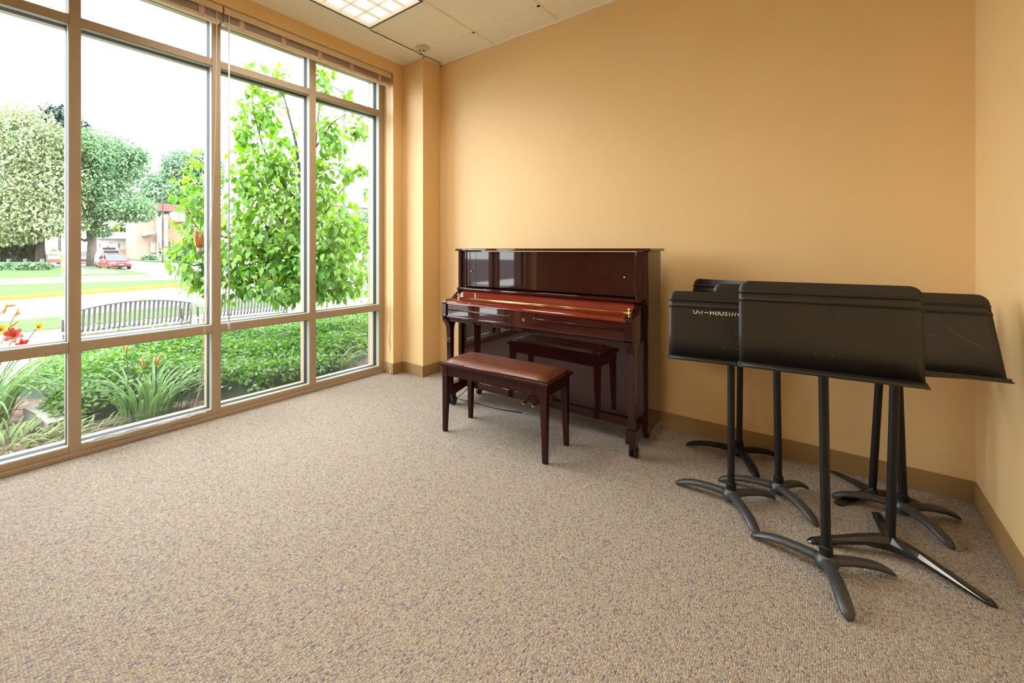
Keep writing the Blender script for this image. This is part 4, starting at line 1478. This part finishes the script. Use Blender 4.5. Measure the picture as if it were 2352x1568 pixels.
# ---- hanging red and yellow ornament by the second bay
c = at_x(459, 552, -4.35)
fd = thing('hanging_feeder', 'red and yellow petal shaped feeder hanging outside beside the second mullion', 'bird feeder', tuple(c))
fd.scale = (1.25, 1.25, 1.25)
for k in range(8):
    a = 2 * PI * k / 8
    mb = MB()
    prof = [(.018, -.055, .010), (.030, -.02, .014), (.036, .02, .012), (.046, .060 + .012 * (k % 2), .002)]
    vs, fs = [], []
    for (r, z, wd) in prof:
        o = Vector((math.cos(a) * r, math.sin(a) * r, z))
        tg = Vector((-math.sin(a), math.cos(a), 0))
        ou = Vector((math.cos(a), math.sin(a), 0)) * .003
        vs += [o - tg * wd, o + tg * wd, o + tg * wd + ou, o - tg * wd + ou]
    for i in range(len(prof) - 1):
        for q in range(4):
            e, e2 = i * 4 + q, i * 4 + (q + 1) % 4
            fs.append((e, e2, e2 + 4, e + 4))
    fs += [(3, 2, 1, 0), tuple(range(len(vs) - 4, len(vs)))]
    mb.add(vs, fs).build('petal', M['feederred'] if k % 2 else M['feederyellow'], fd)
MB().lathe([(.010, -.085), (.020, -.08), (.024, -.055), (.012, -.050)], (0, 0, 0), 14).build('feeder_base', M['signwhite'], fd, smooth='angle')
MB().lathe([(.020, -.054), (.027, -.045), (.030, -.030), (.022, -.028)], (0, 0, 0), 14).build('feeder_cup', M['feederred'], fd, smooth='angle')
w = MB()
w.tube([(0, 0, -.03), (.002, .0, .09), (0, 0, .9)], .0018, 5)
w.tube([(0, 0, -.08), (-.004, -.015, -.30), (-.006, -.025, -.60)], .0016, 5)
w.build('hanging_wire', M['parkbench'], fd)

# ---- street trees across the road
def street_tree(label, base, trunk_px, tr_r, blobs, n, size, mat, group='trees across the street', bark='palebark', branches=()):
    b0 = at(base[0], base[1], -.5)
    d = (-ST * b0.x + CT * b0.y)
    t = thing('street_tree', label, 'tree', tuple(b0), 0, group)
    of = tuple(b0)
    pts = [b0 - Vector((0, 0, .2))] + [far(u, v, d) for u, v in trunk_px]
    m = len(pts)
    MB(of).tube(pts, [tr_r * (1.25 - .75 * i / (m - 1)) for i in range(m)], 10).build('trunk', M[bark], t, smooth=True)
    if branches:
        w = MB(of)
        for br in branches:
            k = len(br)
            w.tube([far(u, v, d) for u, v in br], [tr_r * .55 * (1 - .8 * i / (k - 1)) for i in range(k)], 7)
        w.build('branches', M[bark], t, smooth=True)
    bl_ = [px_blob(u, v, ru, rv, d + off_, dd) for (u, v, ru, rv, off_, dd) in blobs]
    crown('foliage', bl_, n, size, mat, t, 'oval', shell=.65, droop=.5, off=of)
    return t


street_tree('tall pale green spreading tree at the left edge beyond the road', (93, 612), ((93, 585), (94, 555), (92, 500), (85, 420)), .35,
            [(60, 330, 85, 85, 0, 3.4), (-10, 400, 110, 95, 0, 4), (115, 430, 65, 85, 0, 3.2), (30, 480, 110, 60, -1, 4), (40, 280, 45, 45, 0, 2), (130, 350, 40, 60, 1, 2.4), (110, 515, 60, 32, -1, 3),
             (25, 540, 50, 22, -2, 2), (-60, 500, 80, 70, 0, 3)], 22000, .34, M['lindenleaf'], bark='bark')
street_tree('round green tree with forked pale trunk behind the parked red car', (211, 608), ((211, 580), (212, 548), (214, 520), (222, 470), (235, 420)), .42,
            [(220, 345, 48, 48, 0, 2.6), (272, 365, 68, 50, 0, 3), (240, 420, 75, 60, 0, 3.4), (315, 480, 50, 28, 0, 2), (180, 420, 50, 70, 0, 2.6), (270, 480, 75, 26, 0, 2.6), (310, 360, 25, 22, 0, 1.2), (195, 505, 45, 26, -1, 2),
             (235, 530, 22, 12, -1, 1), (190, 325, 30, 26, 0, 1.5)], 20000, .32, M['ashleaf'],
            branches=(((212, 545), (195, 553), (180, 545), (165, 540)), ((214, 530), (240, 505), (275, 497)), ((213, 540), (222, 520), (228, 480)), ((205, 545), (200, 520), (196, 480))))
street_tree('leaning blue green tree with drooping crown before the brick building', (309, 588), ((303, 575), (298, 556), (300, 535), (330, 480), (370, 440)), .30,
            [(415, 385, 55, 40, 0, 4), (385, 440, 80, 48, 0, 5), (450, 450, 50, 50, 0, 4), (340, 470, 45, 34, 0, 3), (430, 480, 50, 24, 0, 3), (475, 400, 40, 60, 2, 4), (350, 425, 28, 22, 0, 2), (300, 520, 30, 16, 0, 2)],
            16000, .80, M['elmleaf'], branches=(((300, 540), (290, 525), (280, 515)), ((302, 530), (312, 505), (325, 490))))
street_tree('small light green weeping tree in front of the white house', (281, 588), ((281, 570), (280, 550), (279, 535)), .16,
            [(285, 525, 22, 14, 0, 2.2), (270, 540, 24, 14, 0, 2.2), (296, 545, 14, 14, 0, 1.6), (262, 552, 16, 6, 0, 1.5)], 2600, .85, M['limeleaf'])
# tree far right behind the lamp post
street_tree('distant blue green tree low at the right edge of the last pane', (838, 600), ((838, 575), (838, 540)), .3,
            [(842, 505, 22, 26, 0, 2.6), (825, 545, 26, 26, 0, 2.6), (850, 545, 20, 34, 0, 2.6), (800, 560, 30, 20, 0, 2.4), (770, 570, 30, 16, 0, 2)], 4200, .42, M['elmleaf'])
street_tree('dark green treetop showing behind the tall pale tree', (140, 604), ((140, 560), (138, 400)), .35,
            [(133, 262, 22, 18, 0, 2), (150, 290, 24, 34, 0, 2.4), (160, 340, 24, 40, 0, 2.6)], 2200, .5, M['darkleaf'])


def shrub(label, u, v, ru, rv, n, size, mat, name='shrub', vb=None):
    vb = vb or v + rv
    b0 = at(u, vb, -.5)
    d = (-ST * b0.x + CT * b0.y)
    t = thing(name, label, 'shrub', tuple(b0), 0, 'shrubs across the street')
    c = far(u, v, d)
    rx, rz = ru * d / FOC, rv * d / FOC
    bl_ = [(c.x, c.y, c.z, rx * .8, rx, rz)]
    of = tuple(b0)
    crown('foliage', bl_, n, size, mat, t, 'oval', shell=.4, droop=.3, off=of)
    MB(of).tube([(b0.x, b0.y, b0.z - .1), (c.x, c.y, c.z)], rx * .06 + .02, 6).build('stem', M['bark'], t)
    return t


shrub('round clipped mid green bush by the white house porch', 238, 573, 10, 8.5, 1200, .55, M['ashleaf'], vb=585)
shrub('pale green globe shaped bush before the brick building', 321, 562, 17, 21, 2400, .62, M['limeleaf'], vb=586)
shrub('low dark green bush under the brick wall', 344, 592, 13, 5, 700, .40, M['elmleaf'])
shrub('loose grey green bush at the right of the brick building', 414, 582, 22, 15, 2000, .50, M['ashleaf'], vb=599)
shrub('small rounded bush beside the arched sign', 112, 612, 8, 4.5, 500, .18, M['ashleaf'])
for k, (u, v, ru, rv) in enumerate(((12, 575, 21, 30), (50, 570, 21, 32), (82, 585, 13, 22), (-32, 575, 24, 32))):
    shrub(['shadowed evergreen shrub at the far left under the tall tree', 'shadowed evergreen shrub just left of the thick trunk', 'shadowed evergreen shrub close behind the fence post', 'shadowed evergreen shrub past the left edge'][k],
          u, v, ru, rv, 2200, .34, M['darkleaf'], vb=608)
for k, (u0, u1) in enumerate(((-60, 0), (0, 40), (40, 78), (78, 108))):
    shrub(['leafy ground shrub at the left of the long low row', 'leafy ground shrub under the first fence post', 'leafy ground shrub under the middle fence rail', 'leafy ground shrub at the right end of the low row'][k],
          (u0 + u1) / 2, 613, (u1 - u0) / 2 - 1, 7, 1100, .26, M['ashleaf'])

# fence of posts and rails under the left tree
fn = thing('rail_fence', 'low weathered post and rail fence under the tall tree across the road', 'fence', tuple(at(60, 613, -.5)))
of = tuple(at(60, 613, -.5))
for u in (20, 58, 97):
    p, q = at(u, 613, -.5), far(u, 594, (lambda a: -ST * a.x + CT * a.y)(at(u, 613, -.5)))
    MB(of).tube([p, q], .16, 4).build('fence_post', M['fence'], fn)
dd = (lambda a: -ST * a.x + CT * a.y)(at(60, 613, -.5))
for v in (603, 608.5):
    MB(of).tube([far(-40, v, dd), far(97, v, dd)], .07, 4).build('fence_rail', M['fence'], fn)

# arched notice sign
d0 = (lambda a: -ST * a.x + CT * a.y)(at(123, 612, -.5))
sg = thing('arched_sign', 'arched white notice board with orange crest and red band across the road', 'sign', tuple(at(123, 612, -.5)), TH)
s0 = at(123, 612, -.5)


def sxy(u, v, t_=0.0):
    p = far(u, v, d0) - s0
    # into the local frame of the sign (turned with the sight line)
    return (CT * p.x + ST * p.y, -ST * p.x + CT * p.y + t_, p.z)


def sign_poly(name, px_pts, t0, t1, mat, parent):
    pts = [sxy(u, v) for u, v in px_pts]
    MB().prism([(p[0], p[2]) for p in pts], 'y', t0, t1).build(name, mat, parent)


sign_poly('board', ((109, 603), (109, 582), (113, 578), (117, 573), (123, 571), (129, 572.5), (134, 577), (138.5, 582), (138.5, 603)), 0, .18, M['signwhite'], sg)
sign_poly('crest', ((116, 576), (119, 573.5), (123, 572), (128, 573.3), (131, 577)), -.03, .01, M['signorange'], sg)
sign_poly('green_field', ((112, 583), (135, 583), (135, 587), (112, 587)), -.03, .01, M['signgreen'], sg)
sign_poly('red_band', ((110, 595), (138, 595), (138, 602.5), (110, 602.5)), -.03, .01, M['signred'], sg)
for u in (107, 140):
    sign_poly('sign_post', ((u - 2, 613), (u + 2, 613), (u + 2, 583), (u - 2, 583)), .0, .3, M['fence'], sg)

mk = at(144.5, 632, -.5)
mt = thing('marker_post', 'thin white marker post with yellow sleeves beside the road', 'post', tuple(mk))
dm = -ST * mk.x + CT * mk.y
MB().tube([(0, 0, 0), (0, 0, 87 * dm / FOC)], .085, 10).build('post', M['signwhite'], mt, smooth='angle')
for a, b_ in ((8, 19), (32, 45)):
    MB().tube([(0, 0, a * dm / FOC), (0, 0, b_ * dm / FOC)], .10, 10).build('yellow_sleeve', M['poleyellow'], mt, smooth='angle')
bo = at(190, 628, -.5)
tag(MB(tuple(bo)).lathe([(.10, 0), (.10, .32), (.06, .38), (0, .39)], tuple(bo), 10).build('bollard', M['fence'], smooth='angle'), 'short grey bollard on the grass corner', 'bollard')


# ---- parked cars
def car(label, loc, heading, paint, L=4.5, Wd=1.76, Hh=1.45, suv=False, group='parked cars across the street'):
    t = thing('car', label, 'car', loc, math.atan2(heading[1], heading[0]), group)
    w2 = Wd / 2
    roof = Hh
    belt = .92 if not suv else 1.05
    # lower body: stations along the length with their half widths
    st = [(-L / 2, .45, .80, .80 * w2), (-L / 2 + .15, .28, belt - .02, .94 * w2), (-L * .25, .20, belt, w2), (L * .08, .20, belt, w2), (L * .20, .20, belt - .05, w2), (L * .38, .22, .80 if not suv else .95, .97 * w2),
          (L / 2 - .10, .25, .68 if not suv else .82, .90 * w2), (L / 2, .38, .55, .78 * w2)]
    mb = MB()
    vs, fs = [], []
    for (x, zb, zt, hw) in st:
        vs += [(x, -hw, zb), (x, -hw, zb * .4 + zt * .6), (x, -hw * .93, zt), (x, hw * .93, zt), (x, hw, zb * .4 + zt * .6), (x, hw, zb)]
    for i in range(len(st) - 1):
        for k in range(6):
            a, b_ = i * 6 + k, i * 6 + (k + 1) % 6
            fs.append((a, b_, b_ + 6, a + 6))
    fs += [tuple(range(6))[::-1], tuple(range((len(st) - 1) * 6, len(st) * 6))]
    mb.add(vs, fs).build('body', paint, t, bevel=.06, segs=2)
    x0, x1, x2, x3 = (-L * .36, -L * .22, L * .05, L * .21) if not suv else (-L * .46, -L * .40, L * .06, L * .22)
    g = MB()
    a = w2 * .92
    r = w2 * .72
    vs = [(x0, -a, belt - .03), (x3, -a, belt - .06), (x2, -r, roof - .05), (x1, -r, roof - .05), (x0, a, belt - .03), (x3, a, belt - .06), (x2, r, roof - .05), (x1, r, roof - .05)]
    g.add(vs, [(0, 1, 2, 3), (7, 6, 5, 4), (0, 4, 5, 1), (1, 5, 6, 2), (2, 6, 7, 3), (3, 7, 4, 0)])
    g.build('windows', M['carglass'], t, bevel=.03)
    g = MB()
    g.box(x1 - .02, x2 + .02, -r - .01, r + .01, roof - .06, roof)
    for s in (-1, 1):
        for (xa, xb) in ((x3, x2), (x0, x1), ((x0 + x3) / 2, (x1 + x2) / 2)):
            g.tube([(xa, s * a, belt - .04), (xb, s * r, roof - .03)], .035, 6)
    g.build('roof', paint, t, bevel=.02)
    for sx in (-L * .30, L * .31):
        for s in (-1, 1):
            wl = MB().lathe([(.20, -.10), (.32, -.09), (.33, 0), (.32, .09), (.20, .10)], (sx, s * (w2 - .10), .33), 18, 'y').build('wheel', M['tyre'], t, smooth='angle')
            MB().lathe([(.19, -.112), (.19, .112)], (sx, s * (w2 - .10), .33), 14, 'y').build('hub_cap', M['polegrey'], wl)
    for s in (-1, 1):
        a, b_ = sorted((s * w2 * .50, s * w2 * .84))
        MB().box(L / 2 - .22, L / 2 - .02, a, b_, .58, .71).build('headlight', M['headlight'], t, bevel=.03)
        MB().box(L * .14, L * .18, s * (w2 + .08) - .08, s * (w2 + .08) + .08, belt - .02, belt + .12).build('wing_mirror', paint, t, bevel=.02)
    MB().box(L / 2 - .06, L / 2 + .012, -w2 * .42, w2 * .42, .50, .58).build('grille', M['tyre'], t)
    MB().box(L / 2 - .06, L / 2 + .014, -w2 * .55, w2 * .55, .30, .40).build('lower_intake', M['tyre'], t)
    MB().box(L / 2, L / 2 + .02, -.16, .16, .40, .50).build('number_plate', M['signwhite'], t)
    return t


rc = at(262, 614.5, -.5)
hd_ = Vector((1.0, .03, 0)).normalized()
car('bright red sedan parked nose towards us by the pale trunked tree', (rc.x, rc.y, -.62), hd_, M['redcar'])
wc = rc - hd_ * 5.8 + Vector((0, 1.05, 0))
cw = car('white estate car with dark roof box parked right behind the red sedan', (wc.x, wc.y, -.62), hd_, M['whitecar'], L=4.7, Hh=1.75, suv=True)
MB().box(-1.1, .3, -.4, .4, 1.78, 2.0).build('roof_box', M['tyre'], cw, bevel=.06)
mc = far(193, 604, 58.0)
car('maroon car parked at the left of the pale trunk', (mc.x, mc.y, -.62), Vector((1.0, .06, 0)), M['marooncar'], Hh=1.5)
mc2 = mc - Vector((6.4, .9, 0))
car('white hatchback half hidden behind the maroon car', (mc2.x, mc2.y, -.62), Vector((1.0, .06, 0)), M['whitecar'], Hh=1.6, suv=True)


# ---- houses beyond
def on_x(u, v, x):
    return at_x(u, v, x)


def house_box(mb, u0, u1, v0, v1, x, depth):
    um = (u0 + u1) / 2
    y0, y1 = on_x(u0, v0, x).y, on_x(u1, v0, x).y
    z0, z1 = on_x(um, v1, x).z, on_x(um, v0, x).z
    mb.box(x - depth, x, min(y0, y1), max(y0, y1), z0, z1)
    return mb


HX = -96
h1 = thing('house', 'white sided house with red brick base behind the parked cars', 'house', (HX, on_x(262, 590, HX).y, -.6))
of = tuple(h1.location)
house_box(MB(of), 224, 303, 548, 572.5, HX, 9).build('wall', M['housewhite'], h1)
house_box(MB(of), 252, 301, 572.5, 589, HX + .6, 8).build('brick_base', M['brickwall'], h1)
house_box(MB(of), 215, 252, 572.5, 589, HX, 8).build('porch', M['housewhite'], h1)
y0, y1 = on_x(220, 548, HX).y, on_x(307, 548, HX).y
za, zb = on_x(262, 548, HX).z, on_x(262, 531, HX).z
MB(of).prism([(HX + .8, za), (HX - 4.5, zb), (HX - 9.8, za)], 'y', y0, y1).build('roof', M['roofgrey'], h1)
for (u0, u1, v0, v1) in ((227, 231, 558, 567), (271, 275, 558, 570), (252, 256, 556, 560), (246, 251, 563, 572)):
    wn = house_box(MB(of), u0, u1, v0, v1, HX + .06, .1).build('house_window', M['housewhite'], h1)
    house_box(MB(of), u0 + .6, u1 - .6, v0 + .6, v1 - .6, HX + .10, .1).build('pane', M['houseglass'], wn)

BX = -88
h2 = thing('brick_building', 'pale orange brick building with white bay columns beyond the leaning tree', 'building', (BX, on_x(390, 598, BX).y, -.6))
of = tuple(h2.location)
house_box(MB(of), 313, 361, 505, 598, BX, 6.5).build('brick_wing', M['brickwall'], h2)
house_box(MB(of), 345, 361, 484, 505, BX, 6.5).build('brick_gable', M['brickwall'], h2)
house_box(MB(of), 361, 386, 500, 598, BX + .8, 6.5).build('stone_bay', M['limestone'], h2)
house_box(MB(of), 386, 470, 500, 598, BX - .3, 6.5).build('brick_wing', M['brickwall'], h2)
house_box(MB(of), 399, 426, 487, 508, BX + .9, 3).build('white_dormer', M['housewhite'], h2)
house_box(MB(of), 345, 361, 557, 580, BX + .3, 1).build('garage_door', M['limestone'], h2)
y0, y1 = on_x(310, 505, BX).y, on_x(346, 505, BX).y
za, zb = on_x(330, 506, BX).z, on_x(330, 488, BX).z
MB(of).prism([(y0, za), (y1, za), (y1, zb)], 'x', BX - 6.5, BX + .2).build('brick_gable', M['brickwall'], h2)
y0, y1 = on_x(325, 540, BX).y, on_x(348, 540, BX).y
MB(of).prism([(y0, on_x(325, 542, BX).z), (y0 + .1, on_x(325, 536, BX).z), (y1, on_x(345, 531, BX).z), (y1, on_x(345, 537, BX).z)], 'x', BX, BX + 2.2).build('porch_roof', M['roofgrey'], h2)
house_box(MB(of), 355, 480, 470, 487, BX - 1, 5.5).build('roof', M['roofred'], h2)
for (u0, u1, v0, v1) in ((388, 392, 510, 525), (388, 392, 553, 575), (364, 367, 555, 575), (371, 378, 510, 530), (371, 378, 550, 570), (430, 436, 515, 530), (440, 446, 515, 530)):
    xx = BX + (.84 if u1 < 386 else -.26)
    wn = house_box(MB(of), u0, u1, v0, v1, xx, .1).build('building_window', M['housewhite'], h2)
    house_box(MB(of), u0 + .5, u1 - .5, v0 + .6, v1 - .6, xx + .05, .1).build('pane', M['houseglass'], wn)

RX = -62
h3 = thing('red_roofed_building', 'pale building with red tiled roof far beyond the lamp post', 'building', (RX, on_x(820, 595, RX).y, -.6))
of = tuple(h3.location)
y0, y1 = on_x(745, 480, RX).y, on_x(905, 480, RX).y
z0, z1 = -.6, on_x(800, 474, RX).z
MB(of).box(RX - 12, RX, y0, y1, z0, z1).build('wall', M['limestone'], h3)
MB(of).prism([(RX + .9, z1 - .1), (RX - 6, on_x(800, 446, RX).z), (RX - 12.9, z1 - .1)], 'y', y0 - .8, y1 + .8).build('roof', M['roofred'], h3)
for (u0, u1, v0, v1) in ((772, 780, 490, 510), (800, 808, 490, 510), (828, 836, 490, 510)):
    wn = house_box(MB(of), u0, u1, v0, v1, RX + .06, .1).build('building_window', M['housewhite'], h3)
    house_box(MB(of), u0 + .8, u1 - .8, v0 + 1, v1 - 1, RX + .10, .1).build('pane', M['houseglass'], wn)

# ---- lamp post with a side arm
lp0 = far(791, 572, 22.0)
lp = thing('lamp_post', 'tall galvanised street lamp post with one side arm behind the young tree', 'lamp post', (lp0.x, lp0.y, -.6))
zt = far(791, 203, 22.0).z + .6
MB().tube([(0, 0, 0), (0, 0, zt * .5), (0, 0, zt)], [.10, .085, .07], 12).build('pole', M['polegrey'], lp, smooth='angle')
a0 = far(790, 214, 22.0) - Vector(lp.location)
a1 = far(755, 194, 22.0) - Vector(lp.location)
a2 = far(742, 190, 22.0) - Vector(lp.location)
MB().tube([a0, a0.lerp(a1, .5) + Vector((0, 0, .03)), a1], [.05, .045, .04], 8).build('arm', M['polegrey'], lp, smooth=True)
MB().tube([a1, a1.lerp(a2, .3), a2.lerp(a1, .1), a2], [.05, .12, .11, .03], 10, squash=.6).build('lamp_head', M['polegrey'], lp, smooth=True)

# ---- plain pole and a walking person by the brick building
pp = at(374, 602, -.5)
pole = MB((pp.x, pp.y, -.6)).tube([(pp.x, pp.y, -.6), (pp.x, pp.y, far(374, 468, -ST * pp.x + CT * pp.y).z)], .11, 8).build('utility_pole', M['poleblack'], smooth='angle')
tag(pole, 'slim brown utility pole in front of the brick building', 'pole')

pe0 = at(368, 599.5, -.5)
pe = thing('person', 'tiny person in a navy top and pale trousers walking by the brown pole', 'person', (pe0.x, pe0.y, -.48), math.radians(20))


def figure(parent):
    J = {'pel': (0, 0, .93), 'spi': (0, 0, 1.12), 'che': (.01, 0, 1.33), 'nec': (.02, 0, 1.47), 'chi': (.03, 0, 1.56), 'hed': (.03, 0, 1.68), 'hip_l': (0, .10, .88), 'hip_r': (0, -.10, .88),
         'kne_l': (.13, .10, .48), 'kne_r': (-.03, -.10, .49), 'ank_l': (.16, .10, .08), 'ank_r': (-.20, -.10, .12), 'toe_l': (.31, .11, .03), 'toe_r': (-.08, -.11, .03),
         'sho_l': (.01, .19, 1.40), 'sho_r': (.01, -.19, 1.40), 'elb_l': (-.08, .25, 1.13), 'elb_r': (.10, -.25, 1.13), 'wri_l': (-.02, .26, .90), 'wri_r': (.24, -.24, .94),
         'han_l': (.01, .26, .81), 'han_r': (.31, -.23, .88)}
    R = {'pel': .155, 'spi': .14, 'che': .16, 'nec': .06, 'chi': .085, 'hed': .10, 'hip_l': .095, 'hip_r': .095, 'kne_l': .06, 'kne_r': .06, 'ank_l': .042, 'ank_r': .042, 'toe_l': .035, 'toe_r': .035,
         'sho_l': .065, 'sho_r': .065, 'elb_l': .045, 'elb_r': .045, 'wri_l': .032, 'wri_r': .032, 'han_l': .03, 'han_r': .03}
    E = [('pel', 'spi'), ('spi', 'che'), ('che', 'nec'), ('nec', 'chi'), ('chi', 'hed'), ('pel', 'hip_l'), ('pel', 'hip_r'), ('hip_l', 'kne_l'), ('kne_l', 'ank_l'), ('ank_l', 'toe_l'),
         ('hip_r', 'kne_r'), ('kne_r', 'ank_r'), ('ank_r', 'toe_r'), ('che', 'sho_l'), ('sho_l', 'elb_l'), ('elb_l', 'wri_l'), ('wri_l', 'han_l'), ('che', 'sho_r'), ('sho_r', 'elb_r'), ('elb_r', 'wri_r'), ('wri_r', 'han_r')]

    def skin(name, keys, mat, grow=1.0):
        ids = {k: i for i, k in enumerate(keys)}
        me = bpy.data.meshes.new(name)
        me.from_pydata([J[k] for k in keys], [(ids[a], ids[b_]) for a, b_ in E if a in ids and b_ in ids], [])
        o = link(name, me, mat, parent)
        m = o.modifiers.new('skin', 'SKIN')
        for k, i in ids.items():
            me.skin_vertices[0].data[i].radius = (R[k] * grow, R[k] * grow)
        me.skin_vertices[0].data[0].use_root = True
        s = o.modifiers.new('sub', 'SUBSURF')
        s.levels = s.render_levels = 2
        return o
    skin('body', list(J), M['skin'])
    skin('shirt', ['pel', 'spi', 'che', 'sho_l', 'elb_l', 'sho_r', 'elb_r'], M['navy'], 1.12)
    skin('trousers', ['pel', 'hip_l', 'hip_r', 'kne_l', 'kne_r', 'ank_l', 'ank_r'], M['palecloth'], 1.16)
    MB().lathe([(.03, 1.80), (.08, 1.785), (.112, 1.73), (.115, 1.67), (.09, 1.62)], (.015, 0, 0), 14).build('hair', M['hair'], parent, smooth=True)


figure(pe)

# ================================================================== LIGHT
wd = bpy.data.worlds.new('overcast_sky')
scene.world = wd
wd.use_nodes = True
nt = wd.node_tree
bg = nt.nodes['Background']
bg.inputs['Strength'].default_value = SKY
tc = nt.nodes.new('ShaderNodeTexCoord')
nz = nt.nodes.new('ShaderNodeTexNoise')
nz.inputs['Scale'].default_value = 2.2
nz.inputs['Detail'].default_value = 5
rp = nt.nodes.new('ShaderNodeValToRGB')
rp.color_ramp.elements[0].position = .35
rp.color_ramp.elements[1].position = .65
rp.color_ramp.elements[0].color = (.88, .94, 1.0, 1)
rp.color_ramp.elements[1].color = (1.0, 1.0, 1.0, 1)
nt.links.new(tc.outputs['Generated'], nz.inputs['Vector'])
nt.links.new(nz.outputs['Fac'], rp.inputs['Fac'])
nt.links.new(rp.outputs['Color'], bg.inputs['Color'])

sl = bpy.data.lights.new('sun', 'SUN')
sl.energy = SUN
sl.angle = math.radians(12)
sl.color = (1.0, .95, .86)
so = bpy.data.objects.new('sun', sl)
COL.objects.link(so)
so.rotation_euler = Vector((.50, -.62, 1.15)).to_track_quat('Z', 'Y').to_euler()

cam = bpy.data.cameras.new('camera')
cam.sensor_width = 36
cam.lens = FOC / 2352 * 36
cam.shift_x = (1176 - PX) / 2352
cam.shift_y = -(784 - PY) / 2352
cam.clip_start = .02
cam.clip_end = 400
co = bpy.data.objects.new('camera', cam)
COL.objects.link(co)
co.location = (0, 0, CAM_H)
co.rotation_euler = (PI / 2, 0, TH)
scene.camera = co

vs_ = scene.view_settings
vs_.view_transform = 'Standard'
vs_.look = 'None'
vs_.gamma = 1.0
vs_.use_curve_mapping = False
vs_.exposure = EXPO
cy = scene.cycles
cy.max_bounces = 9
cy.diffuse_bounces = 5
cy.glossy_bounces = 4
cy.transmission_bounces = 6
cy.transparent_max_bounces = 16
cy.caustics_reflective = False
cy.caustics_refractive = False
cy.sample_clamp_indirect = 8.0
